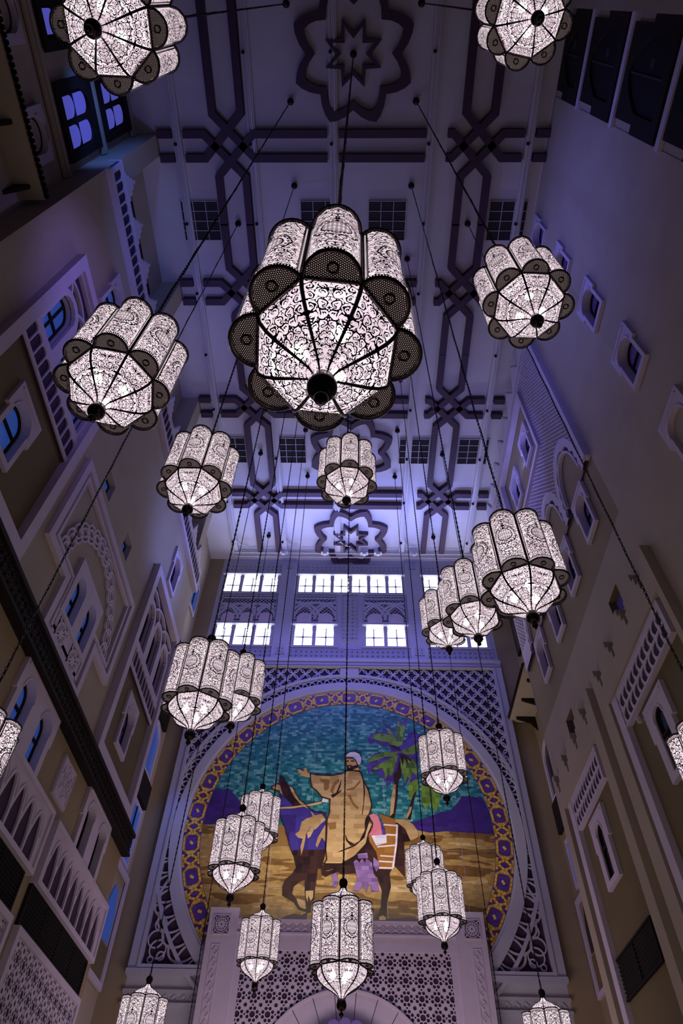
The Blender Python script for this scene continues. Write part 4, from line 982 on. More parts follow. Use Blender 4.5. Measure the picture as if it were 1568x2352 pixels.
# lancet arcades, grilles, pierced screens below
for (u0, u1, lab) in ((13.3, 20.35, 'at the left edge'), (20.88, 27.80, 'at the far end'), (5.75, 12.8, 'nearest the camera')):
    t = trim_root('white screen of eight pointed lancet openings on the lower left facade, %s' % lab, S.p(u0, 8.2)); B = part_builder(t)
    n = 8; a = u0+0.34; p_ = (u1-0.34-a)/n
    hl = [arch(a+p_*(k+0.5), p_*0.43, 8.36, 9.66, 12, 1.5) for k in range(n)]
    mb = MB(); plate(mb, S, [rect(u0, u1, 8.2, 10.05)]+hl, 0.13, 0.20); B(mb, 'lancet_screen')
    mb = MB(); sbox(mb, S, u0, u1, 8.2, 10.05, 0, 0.12); B(mb, 'screen_backing', 'purplepanel')
    mb = MB(); plate(mb, S, [rect(u0-0.03, u1+0.03, 8.17, 10.08), inset(rect(u0, u1, 8.2, 10.05), 0.12)], 0.0, 0.27); B(mb, 'border')
    for k in range(n):
        uc = a+p_*(k+0.5); pl_ = [(uc+p_*0.50*math.cos(q*PI/10), 9.12+0.62*math.sin(q*PI/10)) for q in range(11)]; pi_ = [(uc+p_*0.45*math.cos(q*PI/10), 9.12+0.56*math.sin(q*PI/10)) for q in range(11)]
        mb = MB(); plate(mb, S, [pl_+pi_[::-1]], 0.20, 0.235); B(mb, 'blind_arch')
    t = trim_root('black louvred grille under the lancet screen, %s' % lab, S.p(u0, 7.1)); B = part_builder(t)
    mb = MB(); sbox(mb, S, u0+0.1, u1-0.25, 7.12, 8.17, 0.0, 0.02); B(mb, 'backing', 'louvre')
    mb = MB(); plate(mb, S, [rect(u0, u1-0.2, 7.08, 8.2), rect(u0+0.08, u1-0.28, 7.16, 8.12)], 0.0, 0.12); 
    for k in range(3): sbox(mb, S, u0+0.1+(k+1)*(u1-u0-0.3)/4, u0+0.13+(k+1)*(u1-u0-0.3)/4, 7.12, 8.17, 0, 0.10)
    B(mb, 'frame', 'wood')
    for k in range(9):
        z = 7.20+k*0.105; mb = MB(); mb.add([S.p(u0+0.08, z, 0.02), S.p(u1-0.28, z, 0.02), S.p(u1-0.28, z+0.05, 0.10), S.p(u0+0.08, z+0.05, 0.10), S.p(u0+0.08, z+0.065, 0.10), S.p(u1-0.28, z+0.065, 0.10)], [(0,1,2,3),(3,2,5,4)]); B(mb, 'louvre_slat', 'louvre')
    t = trim_root('white pierced star screen below the louvred grille, %s' % lab, S.p(u0, 3)); B = part_builder(t)
    f1 = starholes(0.56, 1.28); mb = field_mesh(lambda X, Y: f1(X-0.1, Y), u0+0.22, u1-0.25, 4.2, 6.85, 0.028, smap(S, 0.12), 0.03); B(mb, 'pierced_screen', 'trim', kind='stuff')
    mb = MB(); plate(mb, S, [rect(u0, u1-0.05, 3.0, 7.05), rect(u0+0.22, u1-0.25, 3.2, 6.85)], 0, 0.20); B(mb, 'border')
    mb = MB(); sbox(mb, S, u0+0.2, u1-0.25, 3.0, 6.9, 0, 0.08); B(mb, 'screen_backing', 'purplepanel')
# wall plates with the openings cut out
def wall_plates(S, regs, build):
    for (a, b_, c, d, w, m, nm) in regs:
        hl = [lp for lp in S.holes if min(p[0] for p in lp) > a and max(p[0] for p in lp) < b_ and min(p[1] for p in lp) > c and max(p[1] for p in lp) < d]
        mb = MB(); plate(mb, S, [rect(a, b_, c, d)]+hl, w, w); build(mb, nm, m)
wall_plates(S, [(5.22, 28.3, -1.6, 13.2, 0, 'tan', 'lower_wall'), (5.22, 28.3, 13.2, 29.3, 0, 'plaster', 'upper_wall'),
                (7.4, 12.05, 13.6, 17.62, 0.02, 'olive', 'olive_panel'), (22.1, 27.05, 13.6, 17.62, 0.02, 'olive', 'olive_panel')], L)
mb = MB(); mb.add([(-9.5,5.22,-1.6),(-10.6,5.22,-1.6),(-10.6,5.22,29.3),(-9.5,5.22,29.3)], [(0,1,2,3)]); mb.add([(-9.5,28.3,-1.6),(-10.6,28.3,-1.6),(-10.6,28.3,29.3),(-9.5,28.3,29.3)], [(0,1,2,3)])
mb.add([(-9.5,5.22,29.3),(-10.6,5.22,29.3),(-10.6,28.3,29.3),(-9.5,28.3,29.3)], [(0,1,2,3)]); L(mb, 'wall_end', 'plaster')
# recessed wall behind, piers up to the ceiling, wood screens between them
wr = trim_root('recessed upper wall behind the left parapet, with piers rising to the ceiling', (-10.55, 5, 29)); B = part_builder(wr)
mb = MB(); mb.box((-10.7, -4, -1.6), (-10.55, 33.3, 36)); B(mb, 'recessed_wall', 'plaster')
for y in [5.70]+ROWS[1:]:
    mb = MB(); mb.box((-10.6, y-0.46, 29.35), (-9.5, y+0.46, 36)); B(mb, 'pier', 'plaster')
for a, b_ in ((6.8, 12.0), (14.2, 19.2), (21.4, 26.4)):
    lp = [(a, 30.0), (a+0.6, 30.0), (a+0.6, 29.6), (b_-0.6, 29.6), (b_-0.6, 30.0), (b_, 30.0), (b_, 33.0), (a, 33.0)]
    mb = MB(); plate(mb, NLEFT, [lp], -0.04, 0.12, True); B(mb, 'wooden_screen', 'wood')
    for q in (0.3, 0.7):
        u = a+(b_-a)*q; mb = MB(); plate(mb, NLEFT, [arch(u, 0.45, 30.2, 32.2)], 0.12, 0.125); B(mb, 'lit_pane', 'glass_violet')
# near-left wall: dark window screens in storeys, small framed openings, roof eave
nl = trim_root('dark carved window bays on the recessed near left wall', (-10.5, 2, 24)); B = part_builder(nl)
S = NLEFT
mb = MB()
for z in (26.35, 30.85, 35.3): sbox(mb, S, -2, 5.2, z-0.22, z, 0, 0.16); sbox(mb, S, -2, 5.2, z-0.40, z-0.26, 0, 0.10)
B(mb, 'string_course', 'plaster')
for zi, z in enumerate((26.9, 31.35)):
    for ui, (a, b_) in enumerate(((2.35, 5.0), (-1.2, 1.6))):
        mb = MB(); plate(mb, S, [[(a, z), (b_-0.1, z), (b_-0.1, z+3.6), (a, z+3.6)], arch(a+(b_-a)*0.5, 0.95, z+0.35, z+3.1)], 0, 0.12, True); B(mb, 'wooden_screen', 'wood')
        for s_ in (-1, 1):
            uc = a+(b_-a)*0.5+s_*0.47
            mb = MB(); plate(mb, S, [arch(uc, 0.36, z+0.45, z+1.55, 8), ], 0.03, 0.035); plate(mb, S, [arch(uc, 0.36, z+1.65, z+2.85, 8)], 0.03, 0.035); B(mb, 'lit_pane', 'glass_lilac')
        mb = MB(); plate(mb, S, [arch(a+(b_-a)*0.5, 0.97, z+0.33, z+3.12)], 0.0, 0.02); B(mb, 'window_backing', 'wood')
for i, (a, b_) in enumerate(((2.78, 4.45), (-0.5, 1.18))):
    window(S, 'small white framed horseshoe window at the upper left corner, %s' % ('above the roof eave' if i == 0 else 'mostly out of frame'), a, b_, 23.9, 25.25, glass='glass_violet', step=False, deep=0.10, sill=0.10, crown=0.18, reg=False, mull=False)
def eave(loc_side, y0, y1, xw, xo, zt, label, nb, byo):
    s = 1 if xo > xw else -1
    r = empty('roof_eave', (xw, y0, zt-1), label=label, category='eave'); B = part_builder(r)
    mb = MB(); mb.box((min(xw, xo), y0, zt-0.10), (max(xw, xo), y1, zt)); B(mb, 'soffit', 'plaster')
    n = int((y1-y0)/0.17)
    for k in range(n):
        y = y0+0.085+k*(y1-y0)/n
        pts = [(xo+s*0.10, y, zt-0.02), (xw, y, zt+0.75)]
        mb = MB(); mb.tube(pts, 0.085, 6); B(mb, 'roof_tile', 'terracotta')
    for k in range(nb):
        y = byo[0]+byo[1]*k; mb = MB()
        P = [(xw, zt-0.10), (xo-s*0.32, zt-0.10), (xo-s*0.32, zt-0.24), (xw+s*0.35, zt-0.50), (xw, zt-0.95)]
        mb.add([(x, y-0.06, z) for x, z in P]+[(x, y+0.06, z) for x, z in P], [(0,1,2,3,4),(9,8,7,6,5)]+[(i, (i+1) % 5, (i+1) % 5+5, i+5) for i in range(5)]); B(mb, 'bracket', 'wood')
    return r
eave('L', -1.5, 5.05, -10.55, -9.72, 22.2, 'dark tiled roof eave with brackets at the upper left edge', 4, (-0.6, 1.75))
# far-left recess beside the back wall
fr = trim_root('recessed strip of wall between the left facade and the arch, with blue lit windows', (-10.5, 31, 8)); B = part_builder(fr)
S = NLEFT
def blue_rect(a, b_, c, d, glass='glass_blue', w=0.10):
    mb = MB(); plate(mb, S, [rect(a-0.14, b_+0.14, c-0.14, d+0.14), rect(a, b_, c, d)], 0, w); B(mb, 'window_surround', 'trim')
    mb = MB(); sbox(mb, S, a, b_, c, d, 0.0, 0.02); B(mb, 'glass_pane', glass)
    mb = MB(); sbox(mb, S, (a+b_)/2-0.05, (a+b_)/2+0.05, c, d, 0.02, 0.07); B(mb, 'window_frame', 'wood')
blue_rect(30.9, 32.3, 13.5, 16.0)
mb = MB(); plate(mb, S, [arch(31.3, 0.95, 17.6, 20.6), arch(31.3, 0.75, 17.75, 20.4)], 0, 0.12); B(mb, 'window_surround', 'trim')
mb = MB(); plate(mb, S, [arch(31.3, 0.75, 17.75, 20.4)], 0.01, 0.02); B(mb, 'glass_pane', 'glass_blue')
for c, d in ((16.3, 17.5), (20.8, 22.4), (24.6, 26.0)):
    mb = MB(); sbox(mb, S, 30.2, 32.6, c, d, 0, 0.20); B(mb, 'wooden_screen', 'wood')
blue_rect(30.6, 32.0, 22.6, 24.2); blue_rect(30.8, 32.2, 29.4, 31.6)
mb = MB(); plate(mb, S, [rect(30.6, 33.1, 8.7, 13.2), rect(30.85, 32.9, 8.95, 12.95)], 0, 0.12); B(mb, 'panel_border', 'trim')
mb = MB(); sbox(mb, S, 30.9, 32.9, 8.95, 10.2, 0, 0.02); B(mb, 'carved_panel', 'olive')
mb = MB(); plate(mb, S, [arch(31.85, 0.7, 10.3, 12.4, 10, 0.6)], 0, 0.04); B(mb, 'glass_pane', 'glass_blue')
eave('L', 28.35, 33.25, -10.55, -9.7, 22.9, 'dark tiled roof eave in the far left corner beside the arch', 2, (30.2, 1.7))

# ------------------------------------------------------------------ right facade
wrr = empty('wall_right', (9.4, 3.8, 0), kind='structure', label='tall right facade with a pierced screen, crenellated parapet and framed windows')
Rb = part_builder(wrr); S = RIGHT
ww = ['highest, below the ceiling', 'second from the top', 'third from the top', 'fourth from the top', 'lowest, at the right edge']
for i, zt in enumerate((35.5, 30.89, 26.20, 21.60, 16.95)):
    window(S, 'small arched window in the plain wall of the right facade, %s' % ww[i], 8.74, 10.28, zt-2.42, zt, glass='glass_violet', deep=0.24)
# bay with pierced screen
k = 1.0
for i in range(4):
    window(S, 'arched window under the scalloped arches of the right facade, %s' % ['nearest', 'second', 'third', 'farthest'][i], 15.38+2.91*i, 16.88+2.91*i, 19.12, 21.58, glass='glass_violet', deep=0.24)
for i in range(2):
    window(S, 'arched window inside the framed opening of the pierced screen, %s' % ['nearer', 'farther'][i], 18.08+3.0*i, 19.68+3.0*i, 28.40, 30.82, glass='glass_violet')
t = trim_root('large finely pierced screen with scalloped arches high on the right facade', S.p(14.3, 21.4)); B = part_builder(t)
AU = [16.13+2.91*i for i in range(4)]
def scr(X, Y):
    p = 0.245; a = (X/p) % 1; b2 = (Y/p) % 1
    d1 = np.abs(((X+0.9*Y)/p) % 1-0.5)*p; d2 = np.abs(((X-0.9*Y)/p) % 1-0.5)*p
    hx = np.abs(((X/p*2) % 1)-0.5)*p/2; hy = np.abs((Y/p*1.6) % 1-0.5)*p/1.6
    F = np.maximum(0.024-d1, 0.024-d2)
    bor = np.minimum.reduce([X-14.3, 27.6-X, 33.0-Y]); F = np.maximum(F, 0.14-bor)
    inn = np.maximum(np.maximum(17.3-X, X-23.7), np.maximum(27.05-Y, Y-32.25)); F = np.maximum(F, 0.02-np.abs(inn))
    F = np.where(inn < 0, -1, F)
    for uc in AU:
        al = np.arctan2(Y-22.0, X-uc); r = np.hypot((X-uc)/1.22, np.maximum(Y-22.0, 0)/2.30)
        solid = 1.25-r; F = np.where((r < 1.28) & (Y > 21.3), 0.05, F)
        sc = 0.96+0.10*np.abs(np.sin(al*7)); F = np.where(r < sc, -1, F)
    F = np.where((Y < 22.6) & (F > -1), 0.05, F)
    return F
mb = field_mesh(scr, 14.3, 27.6, 21.45, 33.0, 0.030, smap(S, 0.16), 0.10); B(mb, 'pierced_screen', 'trim', kind='stuff')
mb = MB(); ars = [[(uc+1.12*math.cos(a), 22.0+2.18*math.sin(a)) for a in [PI*i/14 for i in range(15)]]+[(uc-1.12, 21.5), (uc+1.12, 21.5)] for uc in AU]
plate(mb, S, [rect(14.3, 27.6, 21.46, 33.0), rect(17.32, 23.68, 27.07, 32.23)]+[[(x, max(y, 21.48)) for x, y in q] for q in ars], 0.0, 0.07); B(mb, 'screen_backing', 'purplepanel')
for uc in AU:
    q = [(uc+1.15*math.cos(a), 22.0+2.22*math.sin(a)) for a in [PI*i/18 for i in range(19)]]; q2 = [(uc+1.06*math.cos(a), 22.0+2.10*math.sin(a)) for a in [PI*i/18 for i in range(19)]]
    mb = MB(); plate(mb, S, [q+q2[::-1]], 0.0, 0.16); B(mb, 'arch_moulding')
mb = MB(); plate(mb, S, [rect(14.12, 27.85, 17.9, 33.4), rect(14.32, 27.65, 17.9+0.02, 33.1)], 0.0, 0.26); 
mb = MB(); sbox(mb, S, 14.10, 14.36, 21.4, 33.4, 0, 0.27); sbox(mb, S, 14.1, 27.9, 33.15, 33.4, 0, 0.24); B(mb, 'border')
mb = MB(); plate(mb, S, [rect(17.18, 23.82, 26.93, 32.37), rect(17.40, 23.60, 27.15, 32.15)], 0.0, 0.30); B(mb, 'opening_frame')
# merlons above the bay
t = trim_root('row of stepped merlons along the top of the right facade', S.p(14.2, 33.4)); B = part_builder(t)
for q in range(8):
    uc = 15.35+1.68*q; P = [(uc-0.78, 33.35)]
    for j in range(4): P += [(uc-0.78+0.16*j, 33.7+0.32*j), (uc-0.78+0.16*(j+1), 33.7+0.32*j)]
    P += [(uc-0.1, 35.0), (uc+0.1, 35.0)]
    for j in range(3, -1, -1): P += [(uc+0.78-0.16*(j+1), 33.7+0.32*j), (uc+0.78-0.16*j, 33.7+0.32*j)]
    P += [(uc+0.78, 33.35)]; mb = MB(); plate(mb, S, [P], 0.0, 0.20, True); B(mb, 'merlon', 'trim')
mb = MB(); mb.box((9.82, 14.2, 33.0), (9.95, 33.3, 36)); B(mb, 'rear_wall', 'ceiling')
# lower front layer (0.32 in front of the wall), coordinates scaled to its depth
KF = 0.9654
def f(*a): return [x*KF for x in a]
t = trim_root('crenellated front wall layer on the lower right facade', S.p(13.5, 15)); B = part_builder(t)
def merl(uc):
    """stepped notch between merlons"""
    P = []
    for j in range(4): P += [(uc-0.62+0.15*j, 15.98-0.26*j), (uc-0.62+0.15*(j+1), 15.98-0.26*j)]
    return P
top = [(13.98, 15.98)]
Pl = [(13.98, -1.6), (13.98, 15.98)]
def notch(u, P):
    # gap with stepped flanks, read off the facade
    for j in range(3): P += [(u-0.95+0.16*j, 16.0-0.34*j), (u-0.95+0.16*(j+1), 16.0-0.34*j)]
    P += [(u-0.47, 14.98), (u, 14.98), (u, 16.0)]
def front(u0, u1, tops):
    """wall outline with a crest of stepped merlons; tops = start of each merlon's flat top"""
    P = [(u0, -1.6), (u1, -1.6)]
    for c, wd in sorted(tops, reverse=True):
        e = c+wd
        for j in range(3, 0, -1): P += [(min(u1, e+0.17*j), 14.95+0.34*(3-j)), (min(u1, e+0.17*j), 15.28+0.34*(3-j))] if e+0.17*j < u1 else []
        P += [(e, 15.96), (c, 15.96)]
        for j in range(1, 4): P += [(c-0.17*j+0.17, 15.96-0.34*j), (c-0.17*j, 15.96-0.34*j)] if c-0.17*j > u0 else []
    P += [(u0, P[-1][1])] if P[-1][0] > u0 else []
    return [(x*KF, y*KF if y > 0 else y) for x, y in P]
def up(poly): return [(x*KF, y*KF) for x, y in poly]
hp = [rect(22.1, 27.05, 8.6, 12.55)]
P = front(13.98, 20.85, [(13.98, 0.34)]+[(15.31+1.71*q, 0.68) for q in range(3)]+[(20.42, 0.43)])
P2 = front(21.52, 28.3, [(21.52, 0.34)]+[(22.88+1.72*q, 0.68) for q in range(3)]+[(28.05, 0.25)])
# recessed olive fields with windows
for (P_, a, b_, stile, lab, wu) in ((P, 14.25, 20.05, 19.42, 'nearer', (16.10, 17.82)), (P2, 22.2, 27.62, 26.68, 'farther', (23.40, 25.15))):
    A0, B0, C0, D0 = f(a, b_, 3.0, 14.2)
    mb = MB(); plate(mb, S, [P_, rect(A0, B0, C0, D0)], 0.0, 0.32, True); B(mb, 'front_wall', 'plaster')
    mb = MB(); plate(mb, S, [rect(A0, B0, C0, D0)], 0.05, 0.06); B(mb, 'olive_panel', 'olive')
    tt = trim_root('lilac frieze of leaf shaped openings with side post on the lower right facade, %s bay' % lab, S.p(A0, D0)); Bt = part_builder(tt)
    k2 = 0.978; u0, u1, v0, v1 = a*k2+0.18, (stile+0.25)*k2, 12.72*k2, 13.98*k2
    n = 12; p_ = (u1-u0-0.3)/n; holes = []
    for r_ in range(2):
        for q in range(n):
            uc = u0+0.15+p_*(q+0.5)+(0.0 if r_ else -0.0); vb = v0+0.08+0.50*r_
            lf = [(uc-p_*0.40, vb), (uc+p_*0.16, vb), (uc+p_*0.40, vb+0.14), (uc+p_*0.44, vb+0.28), (uc+p_*0.20, vb+0.38), (uc-p_*0.20, vb+0.43), (uc-p_*0.46, vb+0.44), (uc-p_*0.30, vb+0.22)]
            holes.append(lf)
    mb = MB(); plate(mb, S, [rect(u0, u1, v0, v1)]+holes, 0.20, 0.235); plate(mb, S, [rect(u0-0.01, u1+0.01, v0-0.02, v1+0.01), rect(u0+0.03, u1-0.03, v0+0.03, v1-0.03)], 0.05, 0.25); Bt(mb, 'leaf_frieze', 'trim')
    mb = MB(); sbox(mb, S, u0+0.02, u1-0.02, v0+0.02, v1-0.02, 0.05, 0.195); Bt(mb, 'frieze_backing', 'purplepanel')
    mb = MB(); sbox(mb, S, (stile-0.22)*k2, (stile+0.25)*k2, 3.0, v1, 0.05, 0.26); Bt(mb, 'side_post', 'trim')
    w0, w1 = wu[0]*0.985, wu[1]*0.985
    window(S, 'arched window in the olive panel of the lower right facade, %s bay' % lab, w0, w1, 9.84*0.985, 12.30*0.985, glass='glass_dark', proud=0.20, deep=-0.07, reg=False, ow=0.20)
# joint and grille
tt = trim_root('black louvred grille on the lower right facade', S.p(22, 7)); Bt = part_builder(tt)
kk = 0.99; a, b_, c, d = 22.22*kk, 26.28*kk, 6.90*kk, 8.10*kk
mb = MB(); sbox(mb, S, a, b_, c, d, 0.06, 0.08); Bt(mb, 'backing', 'louvre')
mb = MB(); plate(mb, S, [rect(a, b_, c, d), inset(rect(a, b_, c, d), 0.06)], 0.06, 0.16); sbox(mb, S, (a+b_)/2-0.02, (a+b_)/2+0.02, c, d, 0.08, 0.15); Bt(mb, 'frame', 'wood')
for q in range(9):
    z = c+0.08+q*0.12; mb = MB(); mb.add([S.p(a+0.05, z, 0.08), S.p(b_-0.05, z, 0.08), S.p(b_-0.05, z+0.05, 0.14), S.p(a+0.05, z+0.05, 0.14)], [(0,1,2,3)]); Bt(mb, 'louvre_slat', 'louvre')
for (u, lab) in ((16.75, 'nearer'), (24.05, 'farther')):
    WN[0] += 1; r = empty('window_%d' % WN[0], S.p(u, 15.5), kind='structure', label='small bare square window above the crenellated front wall, %s' % lab)
    lp = rect(u-0.50, u+0.50, 15.45, 16.50); S.holes.append(lp)
    mb = MB(); mb.add([S.p(x, y, 0) for x, y in lp]+[S.p(x, y, -0.30) for x, y in lp], [(q, (q+1) % 4, (q+1) % 4+4, q+4) for q in range(4)]); off_build(mb, r, 'window_reveal', M['olive'])
    mb = MB(); plate(mb, S, [lp], -0.29, -0.29); off_build(mb, r, 'glass_pane', M['glass_violet'])
wall_plates(S, [(3.75, 14.12, 15.0, 36, 0, 'plaster', 'plain_wall'), (3.75, 14.12, -1.6, 15.0, 0, 'plaster', 'plain_wall'), (14.12, 27.95, -1.6, 17.9, 0, 'plaster', 'plain_wall')], Rb)
# bay field set back a little behind the screen
bay = [lp for lp in S.holes if min(p[0] for p in lp) > 14.12 and min(p[1] for p in lp) > 17.9]
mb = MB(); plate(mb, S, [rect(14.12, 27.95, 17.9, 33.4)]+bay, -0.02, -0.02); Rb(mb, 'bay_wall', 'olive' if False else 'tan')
mb = MB(); mb.box((9.4, 27.9, -1.6), (10.8, 27.95, 33.4)); mb.box((9.4, 14.2, 33.3), (9.95, 27.95, 33.42)); Rb(mb, 'wall_end', 'plaster')
# near right dark bays
t = trim_root('row of tall dark carved wooden bays with pale string courses, upper right corner', S.p(2, 25)); B = part_builder(t)
mb = MB(); sbox(mb, S, 0.45, 3.78, 10, 36, -0.10, -0.02); B(mb, 'bay_wall', 'plaster')
for z in (22.72, 27.38, 31.98):
    mb = MB(); sbox(mb, S, 0.45, 3.8, z-0.30, z, -0.02, 0.12); B(mb, 'string_course', 'trim')
for z in (18.4, 23.0, 27.65, 32.25):
    zt = z+ (3.9 if z < 32 else 3.2)
    P = [(0.75, z+0.75), (0.75, zt), (3.7, zt), (3.7, z+0.02), (0.55, z+0.02), (0.55, z+0.75)]
    P = [(0.5, z+0.02), (3.72, z+0.02), (3.72, z+2.2), (3.45, z+2.2), (3.45, zt), (0.72, zt), (0.72, z+2.2), (0.5, z+2.2)]
    mb = MB(); plate(mb, S, [P, arch(2.1, 1.05, z+0.5, zt-0.4, 12, 0.3)], -0.02, 0.10); B(mb, 'wooden_screen', 'wood')
    mb = MB(); plate(mb, S, [arch(2.1, 1.05, z+0.5, zt-0.4, 12, 0.3)], 0.0, 0.01); B(mb, 'dark_opening', 'louvre')
    mb = MB(); sbox(mb, S, 1.6, 1.85, z+1.6, z+1.9, 0.01, 0.03); sbox(mb, S, 2.05, 2.11, z+0.5, zt-0.5, 0.01, 0.06); B(mb, 'screen_bar', 'bar')
mb = MB(); mb.box((8.6, -1.2, 10), (9.6, 0.45, 36)); B(mb, 'near_pier', 'plaster')
mb = MB(); mb.box((9.35, -4, -1.6), (9.6, 0.5, 36)); mb.box((9.42, 0.4, -1.6), (9.6, 3.8, 10.1)); B(mb, 'near_wall', 'plaster')
# far right recess
t = trim_root('recessed strip of wall between the right facade and the arch', (10.75, 31, 8)); B = part_builder(t); S = NRIGHT
mb = MB(); mb.box((10.75, 27.9, -1.6), (10.9, 33.3, 36)); B(mb, 'recessed_wall', 'tan')
mb = MB(); plate(mb, S, [arch(31.9, 0.95, 17.2, 20.2), arch(31.9, 0.75, 17.3, 20.0)], 0, 0.12); B(mb, 'window_surround', 'trim')
mb = MB(); plate(mb, S, [arch(31.9, 0.75, 17.3, 20.0)], 0.01, 0.02); B(mb, 'glass_pane', 'glass_dark')
for a, b_, c, d in ((30.8, 33.0, 15.6, 17.1), (30.6, 32.6, 26.5, 29.8)):
    mb = MB(); sbox(mb, S, a, b_, c, d, 0, 0.18); B(mb, 'wooden_screen', 'wood')
mb = MB(); plate(mb, S, [rect(31.0, 32.6, 12.9, 15.1), rect(31.15, 32.45, 13.05, 14.95)], 0, 0.1); B(mb, 'window_surround', 'trim')
mb = MB(); sbox(mb, S, 31.15, 32.45, 13.05, 14.95, 0, 0.02); B(mb, 'glass_pane', 'glass_blue')
mb = MB(); plate(mb, S, [rect(31.3, 33.2, 8.8, 13.4-0.8), rect(31.5, 33.0, 9.0, 12.4)], 0, 0.12); B(mb, 'panel_border', 'trim')
mb = MB(); sbox(mb, S, 31.5, 33.0, 9.0, 10.3, 0, 0.02); B(mb, 'carved_panel', 'olive')
mb = MB(); plate(mb, S, [arch(32.2, 0.6, 10.4, 12.2, 10, 0.6)], 0, 0.04); B(mb, 'glass_pane', 'glass_dark')
eave('R', 28.0, 33.25, 10.75, 9.35, 22.3, 'dark tiled roof eave with three brackets beside the right end of the arch', 3, (29.2, 1.75))
cm = MB(); cm.lathe([(0, -0.12), (0.07, -0.12), (0.08, 0.06), (0.03, 0.12)], 12, (9.4-0.32, 18.3*KF, 12.4*KF)); cm.box((9.1, 18.3*KF-0.03, 12.38*KF), (9.38, 18.3*KF+0.03, 12.44*KF))
c_ = cm.build('security_camera', M['lens']); c_['label'] = 'small white security camera beside the arched window on the lower right facade'; c_['category'] = 'camera'

BIGPOS = (-0.06, 2.09, 3.75)
# ------------------------------------------------------------------ lanterns
# local frame: origin at the tip of the finial, z up; all share the same meshes
RC = 0.555; AP = RC*math.cos(PI/8); HS = RC*math.sin(PI/8)
ZB, ZT = 0.86, 2.08
LR = HS-0.004
def spiral_seeds(kind):
    rnd = random.Random(3 if kind == 'lobe' else 5); out = []
    return out
def scrolls(X, Y, seeds, w):
    """arabesque: irregular curved cells, each with a comma-shaped leaf curling in from its rim"""
    F = np.full_like(X, -1.0); D1 = np.full_like(X, 9.0); D2 = np.full_like(X, 9.0)
    Xw = X+0.006*np.sin(Y*95.0)+0.003*np.sin(Y*190+X*120); Yw = Y+0.006*np.sin(X*90.0+1.0)
    for cx, cy, r, hand, ph in seeds:
        for sx in (1, -1):
            d = np.hypot(Xw-sx*cx, Yw-cy)-r*0.35
            D2 = np.where(d < D1, D1, np.minimum(D2, d)); D1 = np.minimum(D1, d)
    for cx, cy, r, hand, ph in seeds:
        sel = (np.abs(X-cx) < r*1.2) & (np.abs(Y-cy) < r*1.2)
        if not sel.any(): continue
        x = Xw[sel]-cx; y = Yw[sel]-cy; rr = np.hypot(x, y); th = np.arctan2(y, x)
        a = ((hand*th+ph)/(2*PI)) % 1.0
        wv = w*(0.45+1.9*a*(1.05-a)*1.3)
        v = np.maximum(wv-np.abs(rr-r*(0.96-0.52*a)), np.where(a > 0.25, w*0.8-np.abs(rr-r*(0.46-0.40*a)), -1))
        v = np.maximum(v, r*0.15-np.hypot(x-0.22*r*math.cos(ph), y-0.22*r*math.sin(ph)))
        F[sel] = np.maximum(F[sel], v)
    return np.maximum(F, w*0.55-(D2-D1)*0.5)
def lobe_fn(s, z):
    A = np.abs(s); L_ = ZT-ZB; hwid = PI*LR/2
    rnd = random.Random(11); seeds = []
    rows = 14; dz = (L_-0.16)/rows
    for j in range(rows+1):
        for i in range(4):
            cx = 0.040+0.079*i-(0.030 if j % 2 else 0.0); cz = 0.08+dz*j
            if cx < 0.012: cx = 0.012
            if cx > hwid-0.075: continue
            seeds.append((cx+rnd.uniform(-.004, .004), cz+rnd.uniform(-.006, .006), rnd.uniform(0.036, 0.047), rnd.choice((-1, 1)), rnd.uniform(0, 6.28)))
    F = scrolls(A, z, seeds, 0.0050)
    # medallion
    R = np.hypot(s, (z-0.60)*0.93); th = np.arctan2(z-0.60, s)
    p = 0.017; hx = ((s/p+np.floor(z/(p*0.87)) % 2*0.5) % 1-0.5)*p; hz = ((z/(p*0.87)) % 1-0.5)*p*0.87
    dots = 0.0005-(0.0068-np.hypot(hx, hz))
    F = np.where(R < 0.175, 0.0052*0+np.maximum(scrolls(A, z, [(0.02+0.155*abs(math.cos(t)), 0.60+0.155*math.sin(t), 0.024, 1, t) for t in [k*PI/8-PI/2 for k in range(9)]], 0.0045), -1), F)
    F = np.where(R < 0.122, dots, F)
    F = np.maximum(F, 0.0065-np.abs(R-0.124)); F = np.maximum(F, 0.0055-np.abs(R-(0.182+0.012*np.abs(np.cos(th*4)))))
    # bead columns at the edges, toothed bands top and bottom
    e = hwid-A
    bd = (z % 0.020)-0.010; F = np.where(e < 0.050, np.hypot(bd, (e-0.034)*0.7)-0.0065, F)
    F = np.maximum(F, 0.0035-np.abs(e-0.053)); F = np.where(e < 0.018, 0.01, F)
    for zc in (0.045, L_-0.045):
        q = (A % 0.022)-0.011; F = np.where(np.abs(z-zc) < 0.022, np.maximum(np.abs(q)*0.9+0.004-0.0095, -0.008)+0.0015, F)
    F = np.maximum(F, 0.004-np.minimum(np.abs(z-0.070), np.abs(z-(L_-0.070)))); F = np.where((z < 0.020) | (z > L_-0.020), 0.01, F)
    return F
hw_ = PI*LR/2
mbl = field_mesh(lobe_fn, -hw_, hw_, 0.0, ZT-ZB, 0.0068, lambda x, y, w: (AP+LR*np.cos(x/LR), LR*np.sin(x/LR), ZB+y))
def mesh_of(mb, name, m, smooth=False):
    me = bpy.data.meshes.new(name); me.from_pydata(mb.v, [], mb.f); me.materials.append(m)
    if smooth: me.polygons.foreach_set('use_smooth', [True]*len(me.polygons))
    return me
ME = {}
ME['lobe_panel'] = mesh_of(mbl, 'lobe_panel', M['metal'])
